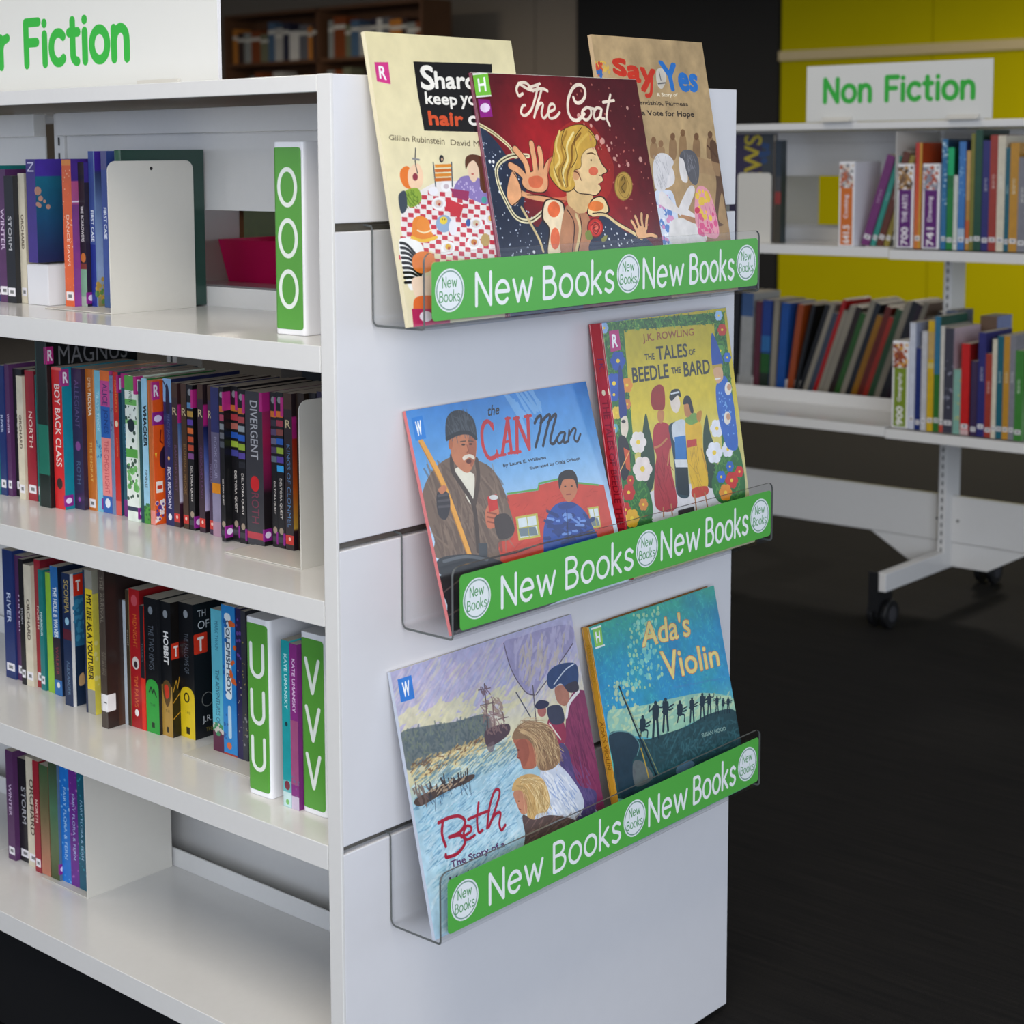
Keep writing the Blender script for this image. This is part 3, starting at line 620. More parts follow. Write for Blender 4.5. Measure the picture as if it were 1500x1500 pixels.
row(Z4, [
 ('lime green paperback at the left edge of the third shelf', .136, .787, .771, .19, '#8fbf3c', '#8fbf3c', [], {}),
 ('blue paperback with white wavy title and red author name', .1343, .7677, .748, .203, '#2a6cae', '#1d2a44', [('b', .55, .88, '#2a2230'), ('t', 'THE HOLE & WAVER', .16, .55, '#e8eef4', .6, .4), ('t', 'WALKER', .62, .84, '#a03040', .45), ('e', .92, 4, '#e8e8ea')], dict(lean=-1.2)),
 ('navy paperback with gold upper lettering, white edge and red T sticker', .1146, .7136, .6926, .205, '#1d2f52', '#26587c', [('t', 'SCORPIA', .05, .3, '#b09a5c', .6, .3), ('e', .36, 5, '#9ccbe0'), ('b', .42, .5, '#5a2030'), ('t', 'ALEXANDER', .66, .92, '#6f8ca4', .4), ('B', 0, 1, '#2a6688'), (lambda c, T, h: (c.rect(T, 0, T+6, h, '#e6e4e2'), c.rect(T+6, h*.55, T+45, h, '#1c2c44'), c.dots(30, (T+6, h*.2, T+24, h*.5), 3, '#3c86a8', seed=8), c.rect(T+6, h*.01, T+24, h*.17, '#d0301c'), c.tx('T', (T+11, h*.05, T+18, h*.14), '#f2e8e2', bold=.6), c.blob([(T+12, h*.78), (T+20, h*.76), (T+22, h*.84), (T+12, h*.85)], '#c8a070')),)], dict(d=.14)),
 ('thin dark blue book pressed against the yellow paperback', .1142, .66, .6548, .218, '#25304c', '#25304c', [], {}),
 ('yellow paperback with black and red comic title on a laminated spine', .1138, .6545, .6366, .219, '#e6cc2c', '#ecdf5a', [('b', 0, .13, '#98968c'), ('b', .83, 1, '#9a988c'), ('t', 'MY LIFE AS A YOUTUBER', .17, .76, '#2a2218', .75, .4), ('B', 0, .16, '#a8a694'), ('X', 14, .5, .8, '#f4ec9a', 3)], {}),
 ('tall dark brown hardback with white call-number label near its foot', .0872, .5861, .5707, .255, '#4a4038', '#2b201c', [('t', 'THE ARRIVAL', .05, .45, '#8c8474', .5), ('t', 'SHAUN', .52, .72, '#7c7466', .45), (lambda c, T, h: (c.rrect(T*.05, h*.8, T+15, h*.9, 1.5, '#e4e2e2'), c.rect(T*.4, h*.845, T*.9, h*.852, '#555'), c.rect(T+14, 0, T+45, h*.04, '#2b201c'), c.rect(T+15, 0, T+38, h*.05, '#c82c20')),), ('g', [(0, '#241a1a'), (.6, '#2c1e1a'), (1, '#4a2e20')], 20)], dict(hard=True, d=.17)),
 ('thin paperback with pale blue-white spine beside the tall brown hardback', .1182, .5706, .5635, .186, '#c2ccd6', '#b8c0c8', [], {}),
 ('thin brown paperback with small white lettering between pale and red spines', .1181, .5633, .5561, .203, '#453a2c', '#7a6a44', [('t', 'THE LOST', .2, .5, '#c8c4b4', .5)], {}),
 ('dark red paperback with gold title and a white paw emblem', .1192, .5559, .5319, .206, '#a81c22', '#7c1418', [('t', 'MIDNIGHT', .18, .42, '#d0702c', .42), ('e', .08, 7, '#c8505a'), ('e', .53, 8, '#d8ccc8'), ('e', .54, 4, '#3a2a30'), ('t', 'TIM PAWS', .62, .85, '#d87a3c', .42), ('e', .89, 4.5, '#f2ece8')], {}),
 ('thin spine half black and half vermilion next to the dark red one', .1189, .5317, .5228, .185, '#1d2026', '#c8281c', [('b', .58, 1, '#dc3020'), ('t', 'TOLKIEN', .25, .5, '#6a7078', .5)], {}),
 ('black paperback with a rounded green panel and dark mountain emblem at its foot', .12, .5226, .4929, .199, HB, '#1a1c20', [('t', 'THE TWO KINGS', .2, .53, '#5e6670', .5), ('e', .09, 5, '#7c848c'), (lambda c, T, h: (c.rrect(0, h*.6, T, h*1.2, T*.45, '#2f9c3c'), c.line([[(T*.25, h*.7), (T*.4, h*.66), (T*.5, h*.7), (T*.62, h*.67), (T*.8, h*.72)]], 2.4, '#14301c'), c.tx('THE', (T*.3, h*.78, T*.7, h*.8), '#1c5c2c'), c.rect(T*.4, h*.92, T*.62, h*.96, '#103018')),)], dict(ppm=2.6)),
 ('black paperback titled HOBBIT with a gold foot and red stone emblem', .1253, .4927, .4691, .197, HB, '#14100e', [('e', .09, 5, '#8a9096'), ('t', 'HOBBIT', .22, .46, '#e4e2de', .5, .5), (lambda c, T, h: (c.rect(0, h*.62, T, h, '#b08a3e'), c.blob([(T*.1, h*.62), (T*.5, h*.58), (T*.9, h*.62), (T*.8, h*.72), (T*.5, h*.78), (T*.2, h*.72)], '#5c4420'), c.blob([(T*.25, h*.63), (T*.6, h*.62), (T*.7, h*.69), (T*.4, h*.72)], '#c8351c'), c.tx('THE', (T*.3, h*.8, T*.7, h*.82), '#5a4418'), c.rect(T*.4, h*.93, T*.6, h*.97, '#2c200c'), c.rect(T, h*.3, T+14, h*.42, '#d0341c'), c.tx('T', (T+5, h*.325, T+12, h*.4), '#f0e6e0', bold=.6), c.line([[(T+2, h*.66), (T+8, h*.58), (T+10, h*.64), (T+14, h*.56)], [(T+2, h*.74), (T+14, h*.68)], [(T+2, h*.86), (T+14, h*.82)]], 1.4, '#c8942c')),)], dict(ppm=2.6)),
 ('thick black paperback with a rounded yellow panel and ring emblem', .1397, .4689, .4373, .197, HB, '#15161a', [('e', .08, 5, '#8a9096'), ('t', 'THE FALLOWS OF', .22, .52, '#5e6670', .5), (lambda c, T, h: (c.rrect(0, h*.62, T, h*1.2, T*.45, '#e0c21e'), c.ring(T*.45, h*.7, T*.16, T*.2, 2.2, '#1c1a10'), c.tx('THE', (T*.3, h*.8, T*.7, h*.82), '#8a7818'), c.rect(T*.38, h*.92, T*.62, h*.97, '#2a240a'), c.tx('TH', (T+9, h*.05, T+24, h*.1), '#c8ccd0'), c.tx('OF', (T+9, h*.13, T+30, h*.19), '#d4d6d8'), c.rrect(T+1, h*.22, T+26, h*.37, 2, '#d4341c'), c.tx('T', (T+8, h*.25, T+19, h*.35), '#f2e8e2', bold=.8), c.ring(T+24, h*.72, 10, 10, 1., '#8a8a84'), c.tx('J.R.', (T+14, h*.84, T+32, h*.9), '#d8d8da'), c.tx('THE', (T+20, h*.93, T+34, h*.96), '#8a7a2c')),)], dict(ppm=2.6, d=.135)),
 ('light blue paperback with small dark title and a patterned dark foot', .1283, .3844, .3618, .204, '#5fb8cc', '#4aa0b8', [('t', 'MARK TWAIN', .08, .28, '#2c6a84', .35), ('t', 'THE ADVENTURES OF', .42, .8, '#20506a', .4), (lambda c, T, h: (c.rect(0, h*.84, T, h, '#5a2040'), c.dots(16, (0, h*.8, T, h*.88), 3, '#3c8a5c', seed=2), c.dots(10, (0, h*.8, T, h*.88), 2.5, '#c8c0b8', seed=3)),), ('B', 0, .05, '#e8c89c')], {}),
 ('bright blue paperback with a white title lozenge on its spine', .1282, .3616, .3334, .214, '#2a86cc', '#1f4a9c', [(lambda c, T, h: (c.rrect(T*.2, h*.05, T*.68, h*.62, 5, '#e4eef2'), c.tx('GOLDFISH BOY', (T*.3, h*.08, T*.6, h*.6), '#4a5a6c', rot=True, bold=.3), c.rrect(T*.35, h*.66, T*.6, h*.88, 3, '#bcd8e8'), c.dots(9, (T*.6, h*.1, T, h*.7), 4, '#d8622c', seed=3), c.dots(12, (0, h*.1, T*.3, h*.9), 3, '#1d62a8', seed=4), c.ell(T*.4, h*.93, 5, 5, '#d86a3c')),), ('b', .98, 1, '#a83c30')], {}),
 ('dark violet paperback with pale scribbled blossoms on the third shelf', .1281, .3314, .3213, .214, '#2c2450', '#241e3c', [('x', 10, .05, .4, '#6a4a9c', 2.5), ('x', 10, .4, .9, '#b0a890', 1)], {}),
 ('charcoal paperback with gold fleck pattern touching the green box lettered U', .1278, .3211, .3112, .212, '#3a3c44', '#30323a', [('x', 12, .2, .9, '#a89850', 1), ('x', 8, .7, .9, '#9a9a9c', 1.5)], {}),
 ('slim turquoise paperback with white author name beside box lettered U', .0535, .159, .1436, .218, '#239aa0', '#2aa4a8', [('t', 'KAYE UMANSKY', .07, .42, '#bfe6e6', .42, .2), ('e', .5, 2.5, '#1d3a44'), ('b', .84, .91, '#6ab4b8'), ('b', .91, 1, '#c4dede'), ('e', .87, 5, '#7a3040'), ('e', .97, 3, '#7ab86a')], {}),
 ('slim purple paperback with white author name beside box lettered V', .0535, .1435, .1296, .216, '#86307e', '#7a2c78', [('t', 'KATE UMANSKY', .06, .44, '#e0c6e2', .45, .2), ('b', .46, .85, '#a0527e'), ('x', 14, .8, .95, '#7a6a8c', 2), ('b', .92, 1, '#ccbcd2')], {}),
], 'books on the third shelf', .13)
def sea(col, d2):
    return [('x', 22, .0, 1, d2, 1.5), ('t', 'FAIRY FLORA & FERN', .1, .9, '#b8d4ee', .35)]
row(Z5+.0019, [
 ('salmon-edged book at the left end of the bottom shelf', .1206, .799, .7756, .178, '#b86a58', '#7a5a40', [('G', [(0, '#3c5a3a'), (.5, '#7a6a48'), (1, '#c07860')])], {}),
 ('moss green book with violet label on the bottom shelf', .1206, .7736, .7518, .19, '#4d6b46', '#5a7088', [('G', [(0, '#3a4a34'), (.4, '#4f7a5a'), (.8, '#5a6a44'), (1, '#44502c')]), ('l', .86)], {}),
 ('bright blue series book with pale dotted title on the bottom shelf', .1256, .7516, .7283, .19, '#1d74cc', '#0f2f70', sea('', '#78b8ee')+[('X', 24, 0, 1, '#c8def4', 2)], {}),
 ('violet series book with pale title on the bottom shelf', .1254, .7281, .7068, .19, '#6a2a8c', '#3a1d5c', sea('', '#a868b4')+[('X', 18, 0, 1, '#d8a8d4', 2)], {}),
 ('dark teal series book with white specks against the divider plate', .1253, .7066, .6875, .19, '#155a70', '#123c34', sea('', '#3a98a8')+[('X', 22, 0, 1, '#58a080', 3), ('X', 12, 0, 1, '#d4e4dc', 1.6)], {}),
], 'books on the bottom shelf', .13)
# the next bay beyond the left edge of the picture
def filler(z, y0, y1, hs, pal, group, lab, x=.13, seed=0):
    r = random.Random(seed); y = y0; k = 0
    while True:
        t = r.choice((.012, .016, .02, .024, .028))
        if y+t > y1: break
        c = pal[k % len(pal)]; h = r.uniform(*hs)
        book('%s %s' % (c[0], lab % ORD[k]), (x+r.uniform(-.006, .008), y, z+.0002), t-.0003, .13, h, c[1], c[2], [('t', c[3], .15, .75, c[4], .45, .2), ('L', .88)], group=group)
        y += t; k += 1
ORD = ['nearest the red book', 'second along', 'third along', 'fourth along', 'fifth along', 'sixth along', 'seventh along', 'eighth along', 'ninth along', 'tenth along']
PALF = [('dark blue paperback', '#22346c', '#22346c', 'RIVER', '#c8d0e4'), ('teal paperback', '#1f7a78', '#1f7a78', 'HARBOUR', '#e4ece8'), ('crimson paperback', '#9c2030', '#7a1c28', 'NORTH', '#ecd4c4'), ('cream paperback', '#d8cfb8', '#c8bfa8', 'ORCHARD', '#4a3a2a'), ('black paperback', '#1c1c20', '#1c1c20', 'STORM', '#b8b8bc'), ('plum paperback', '#56305c', '#56305c', 'WINTER', '#d8c4dc')]
filler(Z3, .762, .905, (.19, .215), PALF, 'far left paperbacks of the second shelf', 'left of the tall black hardback, second shelf, %s', .13, 1)
filler(Z4, .792, .905, (.19, .21), PALF[1:]+PALF[:1], 'far left paperbacks of the third shelf', 'left of the lime one on the third shelf, %s', .135, 2)
filler(Z5, .801, .905, (.17, .19), PALF[2:]+PALF[:2], 'far left books of the bottom shelf', 'left of the salmon one on the bottom shelf, %s', .125, 3)
filler(Z2, .805, .905, (.19, .215), PALF[3:]+PALF[:3], 'far left books of the top shelf', 'left of the white box on the top shelf, %s', .13, 4)

r = random.Random(21); y = .06
for k, (n, c) in enumerate((('umber', '#3a2a22'), ('slate', '#34383f'), ('black', '#1a1a1c'), ('wine', '#4a1f28'), ('bronze', '#5c4628'), ('pewter', '#55565a'), ('navy', '#1e2440'), ('walnut', '#40301f'), ('aubergine', '#33203a'), ('moss', '#333c28'), ('charcoal', '#2a2a2d'), ('russet', '#5a2e1c'), ('ink blue', '#1c2838'), ('taupe', '#5e544a'))):
    t = r.uniform(.04, .052); book('%s volume on the far side, behind the second shelf paperbacks' % n, (.57, y, Z3+.0002), t, .16, r.uniform(.236, .262), c, c, [], group='thick volumes on the far side', ppm=.7); y += t+.0006
# white low box under the N paperback, letter boxes, far-side items
def lowbox():
    b = thing('book_box', 'low white box under the blue-violet paperback on the top shelf', 'box', (.128, .741, Z2+.0003))
    m = MB(); m.box(0, .14, 0, .002, 0, .06); m.box(0, .14, .052, .054, 0, .06); m.box(.138, .14, .002, .052, 0, .06); m.box(0, .002, .002, .052, 0, .06)
    m.obj('box_wall', WHITE2, b, .0004); bx('box_base', WHITE2, .002, .138, .002, .052, 0, .002, b); bx('box_top', WHITE2, .001, .139, .001, .053, .0602, .0612, b)
lowbox()
def letter_box(letter, x, yl, yr, z, h, label, dep=.13):
    """hollow white divider block, rounded edges, green printed face with three letters"""
    w = yl-yr; b = thing('letter_box', label, 'divider', (x, yr, z+.0002))
    r = .007; P = [(r-r*cos(a), r-r*sin(a)) for a in np.linspace(0, pi/2, 6)]+[(dep-.002+.002*sin(a), .002-.002*cos(a)) for a in np.linspace(0, pi/2, 3)]
    P += [(dep-.002+.002*cos(a), w-.002+.002*sin(a)) for a in np.linspace(0, pi/2, 3)]+[(r-r*sin(a), w-r+r*cos(a)) for a in np.linspace(0, pi/2, 6)]
    m = MB(); m.prism(P, 2, 0, h); m.obj('box_body', BOXW, b, .0012)
    c = Cv(w*1000-6, h*1000-14, 3.2, '#569c3a'); W_ = c.w
    for v in (.2, .48, .76):
        hh = 42 if letter != 'O' else 44
        lw = {'O': .62, 'U': .62, 'V': .62}[letter]
        wid = W_*(.62 if letter == 'O' else .58)
        c.st(letter, W_*.5-wid/2, v*c.h+hh*.5+4, hh, 5.6, '#e6ece6', width=wid)
    g = MB(); y0, y1 = .003, w-.003; z0, z1 = .007, h-.007
    if letter == 'O': y0, y1 = .0035, w-.0025
    rr = .004; n = []
    for cy, cz, a0 in ((y1-rr, z1-rr, 0), (y0+rr, z1-rr, 90), (y0+rr, z0+rr, 180), (y1-rr, z0+rr, 270)):
        n += [(cy+rr*cos(radians(a)), cz+rr*sin(radians(a))) for a in np.linspace(a0, a0+90, 5)]
    # follows the rounded corners of the body
    def bul(y): 
        e = min(y, w-y); return (r-math.sqrt(max(0, r*r-(r-e)**2))) if e < r else 0
    ys = sorted(set([y0, y0+.0008, y0+.002, y0+.004, y1-.004, y1-.002, y1-.0008, y1])) 
    def zl(y):
        e = min(y-y0, y1-y); cut = rr-math.sqrt(max(0, rr*rr-(rr-e)**2)) if e < rr else 0; return z0+cut, z1-cut
    for a, c2 in zip(ys[:-1], ys[1:]):
        (za, zb), (zc, zd) = zl(a), zl(c2)
        Q = [(bul(a)-.0004, a, za), (bul(a)-.0004, a, zb), (bul(c2)-.0004, c2, zd), (bul(c2)-.0004, c2, zc)]
        g.quad(Q, [((y1-p[1])/(y1-y0), (p[2]-z0)/(z1-z0)) for p in Q])
    g.obj('letter_panel', printed('letter_panel_print', c.image('letter_panel'), .35), b, fix=False)
letter_box('O', .0645, .171, .116, Z2, .238, 'tall white divider box with green face and three letters O on the top shelf')
letter_box('U', .0554, .2294, .184, Z4, .236, 'white divider box with green face and three letters U on the third shelf')
letter_box('V', .0579, .1293, .0836, Z4, .234, 'white divider box with green face and three letters V next to the end panel')
# things on the far side, seen through the gap
def tub():
    b = thing('storage_tub', 'bright pink storage tub seen through the gap above the top shelf', 'tub', (.62, .703, Z2+.0002))
    m = MB(); h = .075; w0, w1 = .100, .112; yo = .1
    o = [(-.0, .0), (.15, .0), (.15, .21), (0, .21)]
    def lvl(e, z): return [(e, e, z), (.16-e, e, z), (.16-e, .225-e, z), (e, .225-e, z)]
    a, c = lvl(.012, 0), lvl(0, h); d, e2 = lvl(.004, h), lvl(.015, .003)
    for k in range(4):
        j = (k+1) % 4; m.quad([a[k], a[j], c[j], c[k]]); m.quad([c[k], c[j], d[j], d[k]]); m.quad([d[k], d[j], e2[j], e2[k]])
    m.quad(a[::-1]); m.quad(e2)
    pk = plain('pink_plastic', '#ff1585', .4); t = pk.node_tree; pb = t.nodes['Principled BSDF']; tl = t.nodes.new('ShaderNodeBsdfTranslucent'); tl.inputs[0].default_value = (1, .01, .25, 1)
    ms = t.nodes.new('ShaderNodeMixShader'); ms.inputs[0].default_value = .5; t.links.new(pb.outputs[0], ms.inputs[1]); t.links.new(tl.outputs[0], ms.inputs[2]); t.links.new(ms.outputs[0], t.nodes['Material Output'].inputs[0])
    m.obj('tub_shell', pk, b)
tub()
def plate(label, x, y, z, h, d):
    b = thing('bookend', label, 'bookend', (x, y, z+.0002)); w = d
    m = MB(); m.box(0, w, 0, .002, .0016, h); m.obj('upright_plate', PLATE, b, .0006)
    m = MB(); m.box(0, w, 0, .09, 0, .0015); m.obj('base_plate', PLATE, b)
plate('pale plate seen through the gap beside the pink tub', .60, .945, Z2, .16, .085)
book('olive green picture book standing behind the pink tub on the far side', (.805, 1.07, Z2+.0002), .012, .26, .2, '#66702a', '#66702a', [], hard=True, yaw=-90)
# sign on top of the near unit
def sign(label, words, x, y0, y1, z, h, text_y0, base, cap, width, wd=.0):
    b = thing('shelf_sign', label, 'sign', (x, y0, z+.0003)); L = y1-y0
    m = MB(); m.box(.0, .006, 0, L, .001, h); m.obj('sign_board', WHITE2, b, .0006)
    c = Cv(L*1000, h*1000-3, 1.6, '#dcdcd8'); tx0 = (y1-text_y0)*1000
    c.st(words, tx0, h*1000-base*1000, cap*1000, cap*1000*.225, '#2fae3a', width=width*1000, gap=.24)
    q = MB(); q.quad([(-.0004, L, .002), (-.0004, 0, .002), (-.0004, 0, h-.001), (-.0004, L, h-.001)], [(0, 0), (1, 0), (1, 1), (0, 1)])
    q.obj('sign_print', printed('sign_print', c.image('sign_print'), .5), b, fix=False)
    for yy in (L*.14, L*.82): 
        m = MB(); m.prism([(-.02, 0), (.03, 0), (.03, .004), (.011, .006), (.011, .018), (.0065, .018), (.0065, .001), (-.001, .001), (-.001, .014), (-.005, .014), (-.006, .005), (-.02, .004)], 1, yy-.045, yy+.045); m.obj('sign_foot', PLATE, b)
sign('white sign with green words Junior Fiction on top of the near unit', 'Junior Fiction', .15, .368, 1.26, Z1, .15, 1.075, .048, .062, .51)
# ------------------------------------------------------------------ display books with painted fronts
class Art(Cv):
    """canvas for a front cover; art drawn in sketch coordinates mapped to the cover by a 3x3 projective frame"""
    def __init__(s, w, h, hm, bg, ppm=2.8):
        super().__init__(w*1000, h*1000, ppm, bg); s.hm = np.array(hm+[], float).reshape(3, 3)
    def use(s, hm): s.hm = np.array(hm, float).reshape(3, 3)
    def m(s, pts):
        P = np.asarray(pts, float); sh = P.shape; P = P.reshape(-1, 2)
        q = np.c_[P, np.ones(len(P))] @ s.hm.T
        return (q[:, :2]/q[:, 2:3]).reshape(sh)
    def B(s, pts, col, al=1.): s.fill([s.m(cr(pts, True))], col, al)
    def PG(s, pts, col, al=1.): s.fill([s.m(pts)], col, al)
    def L(s, lines, wd, col, al=1., smooth=True): s.line([s.m(cr(q) if smooth else q) for q in lines], wd, col, al)
    def E(s, cx, cy, rx, ry, col, al=1., rot=0):
        P = arc(0, 0, rx, ry, 0, 360, 30)[:-1]; a = radians(rot); c, q = cos(a), sin(a)
        s.fill([s.m(np.stack([cx+P[:, 0]*c-P[:, 1]*q, cy+P[:, 0]*q+P[:, 1]*c], 1))], col, al)
    def D(s, n, poly, r, col, al=1., seed=0):
        """n dots inside the quad poly (4 pts)"""
        q = np.random.RandomState(seed); u = q.rand(n, 1); v = q.rand(n, 1); p = [np.array(a, float) for a in poly]
        c = s.m((p[0]*(1-u)+p[1]*u)*(1-v)+(p[3]*(1-u)+p[2]*u)*v); k = arc(0, 0, 1, 1, 0, 360, 8)[:-1]
        s.fill([c[:, None]+k[None]*(r*(.4+q.rand(n)))[:, None, None]], col, al)
    def S(s, n, poly, ang, ln, wd, col, al=1., seed=0, jit=.3):
        q = np.random.RandomState(seed); u = q.rand(n, 1); v = q.rand(n, 1); p = [np.array(a, float) for a in poly]
        c = s.m((p[0]*(1-u)+p[1]*u)*(1-v)+(p[3]*(1-u)+p[2]*u)*v); a = radians(ang)+q.randn(n)*jit; l = ln*(.5+q.rand(n))/2
        d = np.stack([np.cos(a), np.sin(a)], 1)*l[:, None]; nn = np.stack([-np.sin(a), np.cos(a)], 1)*wd/2
        s.fill([np.stack([c-d*.9+nn*.6, c+d*.7+nn, c+d, c+d*.7-nn, c-d*.9-nn*.6], 1)], col, al)
    def TX(s, t, quad, col, shear=0., bold=0., al=1.):
        """text filling the sketch quad (tl,tr,br,bl)"""
        T = glyphs(t); mn = T.min((0, 1)); T = T-mn; T = T+np.stack([T[..., 1]*shear, T[..., 0]*0], -1); T = T/T.max((0, 1))
        p = [s.m([q])[0] for q in quad]; u = T[..., :1]; v = 1-T[..., 1:]
        P = (p[0]*(1-u)+p[1]*u)*(1-v)+(p[3]*(1-u)+p[2]*u)*v; L = [P]
        if bold:
            for k in range(8): L.append(P+bold*np.array([cos(k*pi/4), sin(k*pi/4)]))
        s.fill(L, col, al)
def hook(w, h, hm, bg, **k): return Art(w, h, hm, bg, **k)
def sticker(a, ltr, quad, bg, fg='#f2f2f4'):
    a.PG(quad, bg); q = np.array(quad, float); c = q.mean(0); a.TX(ltr, [tuple(c+(p-c)*[.48, .62]) for p in q], fg, bold=.5)
def display(label, xl, yb, zf, w, h, t, lean, art, spine, ops=(), hard=False, spop=None, name='picture_book'):
    b = thing(name, label, 'book', (xl, yb, zf), (-radians(lean), 0, 0), 'picture books in the clear trays')
    c = Cv(t*1000, h*1000, art.p, spine)
    if spop: spop(c, t*1000, h*1000)
    full = Cv((t+w)*1000, h*1000, art.p, spine); W0 = c.W
    n = min(full.W-W0, art.W); full.a[:min(full.H, art.H), W0:W0+n] = art.a[:full.H, :n]; full.a[:, :W0] = c.a[:full.H]
    if n < full.W-W0: full.a[:, W0+n:] = full.a[:, W0+n-1:W0+n]
    a = t/(t+w); m, q = book_mesh(t, w, h, a, hard, w*1000)
    m.obj('cover', printed('cover_art_print', full.image('cover_art'), .16), b, .0006 if hard else 0, 1, fix=False)
    q.obj('page_block', PAGES, b)
    return b

def art_share():
    a = Art(.262, .345, [0.307766, -0.0462515, -65.0908, -0.0144251, 0.220109, 29.7035, -0.000112402, 1.90134e-05, 1.0], '#e2d6ae')
    a.a[:] = a.grad([(0, '#dcd2a8'), (.5, '#e4dab4'), (1, '#ddd2ae')]); 
    a.PG([(448, 36), (858, 50), (862, 140), (870, 408), (505, 398), (470, 200)], '#171516')
    W_ = '#efece4'
    a.TX('S', [(484, 58), (548, 62), (560, 184), (492, 178)], W_, bold=1.3); a.TX('haron', [(558, 90), (830, 96), (835, 180), (566, 176)], W_, bold=1.1)
    a.TX('keep', [(508, 196), (672, 206), (680, 284), (516, 276)], W_, bold=.7); a.TX('your', [(694, 215), (850, 222), (856, 292), (700, 282)], W_, bold=.7)
    a.TX('on', [(735, 322), (842, 326), (846, 372), (740, 368)], W_, bold=.9)
    a.TX('hair', [(526, 298), (703, 306), (708, 372), (534, 366)], '#d2502a', bold=1.2)
    a.TX('Gillian Rubinstein', [(320, 420), (610, 435), (612, 472), (322, 446)], '#6c624c', bold=.1)
    a.TX('David Mackintosh', [(642, 445), (960, 458), (962, 492), (644, 474)], '#6c624c', bold=.1)
    # table with a checked cloth, people round it, seen from above
    a.B([(395, 800), (520, 690), (650, 660), (850, 700), (900, 800), (930, 960), (900, 1060), (640, 1060), (480, 1000), (395, 960)], '#e8e2e0')
    for i in range(17):
        for j in range(15):
            if (i+j) % 2 == 0:
                x = 400+i*31-j*2; y = 700+j*25+i*3
                if y > 700+max(0, (520-x))*.8 and x < 935: a.PG([(x, y), (x+28, y+2), (x+29, y+25), (x+1, y+23)], '#bf2b3c', .92)
    a.B([(385, 600), (420, 585), (450, 640), (440, 700), (400, 690), (378, 640)], '#e0762c')   # orange hair
    a.B([(425, 600), (470, 570), (498, 620), (490, 690), (440, 700), (420, 660)], '#ecc9a8')
    a.E(458, 640, 14, 20, '#8a3040'); a.L([[(460, 490), (458, 560), (470, 620)]], 1.6, '#3a3a40'); a.L([[(445, 545), (478, 550)]], 2.4, '#8a8a8c')
    a.B([(405, 715), (470, 700), (490, 760), (440, 800), (405, 770)], '#8ba83a'); a.S(20, [(405, 710), (480, 710), (480, 790), (410, 790)], 70, 9, 1.6, '#5f8028', seed=3)
    a.B([(370, 740), (405, 715), (415, 800), (385, 830)], '#3c4652')
    a.L([[(552, 565), (565, 690)], [(648, 565), (652, 690)]], 2, '#4a5460', smooth=False)
    for k in range(4): a.PG([(560, 575+k*24), (645, 572+k*24), (648, 588+k*24), (562, 592+k*24)], '#dc8a30' if k % 2 == 0 else '#c86a28')
    a.E(595, 545, 12, 20, '#2c2c30'); a.E(598, 548, 5, 9, '#d8b090'); a.E(620, 690, 28, 28, '#f0eef0'); a.E(620, 690, 14, 13, '#c8b8c0'); a.E(552, 715, 25, 22, '#eceaf0')
    a.B([(660, 700), (700, 640), (770, 640), (830, 680), (840, 780), (760, 760), (690, 720)], '#8a78b4'); a.D(30, [(680, 660), (830, 660), (830, 760), (690, 740)], 1.6, '#b8a8d4', seed=2)
    a.B([(735, 545), (760, 535), (790, 570), (785, 640), (760, 668), (735, 620)], '#eccdb0')
    a.B([(722, 600), (722, 540), (760, 522), (810, 545), (820, 640), (830, 720), (800, 700), (790, 600), (765, 555), (738, 570)], '#5c3420'); a.E(758, 625, 7, 4, '#c05a50')
    a.PG([(622, 750), (712, 790), (690, 860), (615, 810)], '#c8303c'); a.PG([(640, 700), (740, 715), (735, 770), (660, 745)], '#96305c')
    a.B([(450, 860), (505, 850), (545, 930), (560, 970), (440, 975), (440, 940)], '#e2842c'); a.E(500, 890, 34, 38, '#e88c34'); a.L([[(440, 955), (500, 975), (570, 955)]], 4, '#e8b83c'); a.L([[(470, 920), (505, 932), (545, 918)]], 2, '#f0dcb0')
    a.E(608, 885, 42, 46, '#8fa8c8'); a.E(606, 868, 20, 20, '#e4c83c'); a.E(600, 862, 2.5, 4, '#333'); a.E(613, 862, 2.5, 4, '#333')
    a.E(655, 905, 22, 42, '#e6e4ea')
    for (x, y, q) in ((630, 1010, '#d8a83c'), (765, 985, '#c8803c'), (580, 780, '#d8a890'), (775, 885, '#d0c0a0'), (855, 860, '#e0b060')):
        a.E(x, y, 36, 34, '#efeeee'); a.E(x, y, 25, 22, '#dcd4d6'); a.E(x, y-4, 15, 15, q); a.E(x+4, y+4, 6, 8, '#a83c2c')
    a.E(825, 970, 24, 34, '#b89a5c'); a.E(735, 880, 12, 20, '#3c5a9c'); a.E(818, 760, 14, 18, '#4aa09a')
    # zebra-striped sleeve and orange heads low on the left
    a.B([(375, 970), (440, 965), (500, 1010), (500, 1160), (450, 1230), (420, 1210), (385, 1080)], '#eeeeec')
    for k in range(9): a.L([[(380+k*3, 985+k*26), (420+k*4, 1000+k*24), (500-k*2, 1090+k*14)]], 3.4, '#1c1c1e')
    a.B([(445, 1060), (490, 1030), (550, 1045), (560, 1110), (500, 1145), (450, 1120)], '#e07c34'); a.B([(440, 1180), (500, 1160), (560, 1170), (540, 1250), (470, 1280)], '#ecd2bc')
    a.B([(450, 1290), (520, 1260), (620, 1290), (620, 1420), (480, 1430)], '#dc6a34'); a.PG([(440, 1330), (640, 1330), (640, 1440), (450, 1440)], '#b02a58'); a.E(515, 1370, 34, 28, '#e6dbe6')
    for k in range(10): a.E(560+k*35, 1100+(k % 3)*40, 16, 16, ['#e0b45c', '#e4e0e0', '#b83c3c', '#5a86a8'][k % 4])
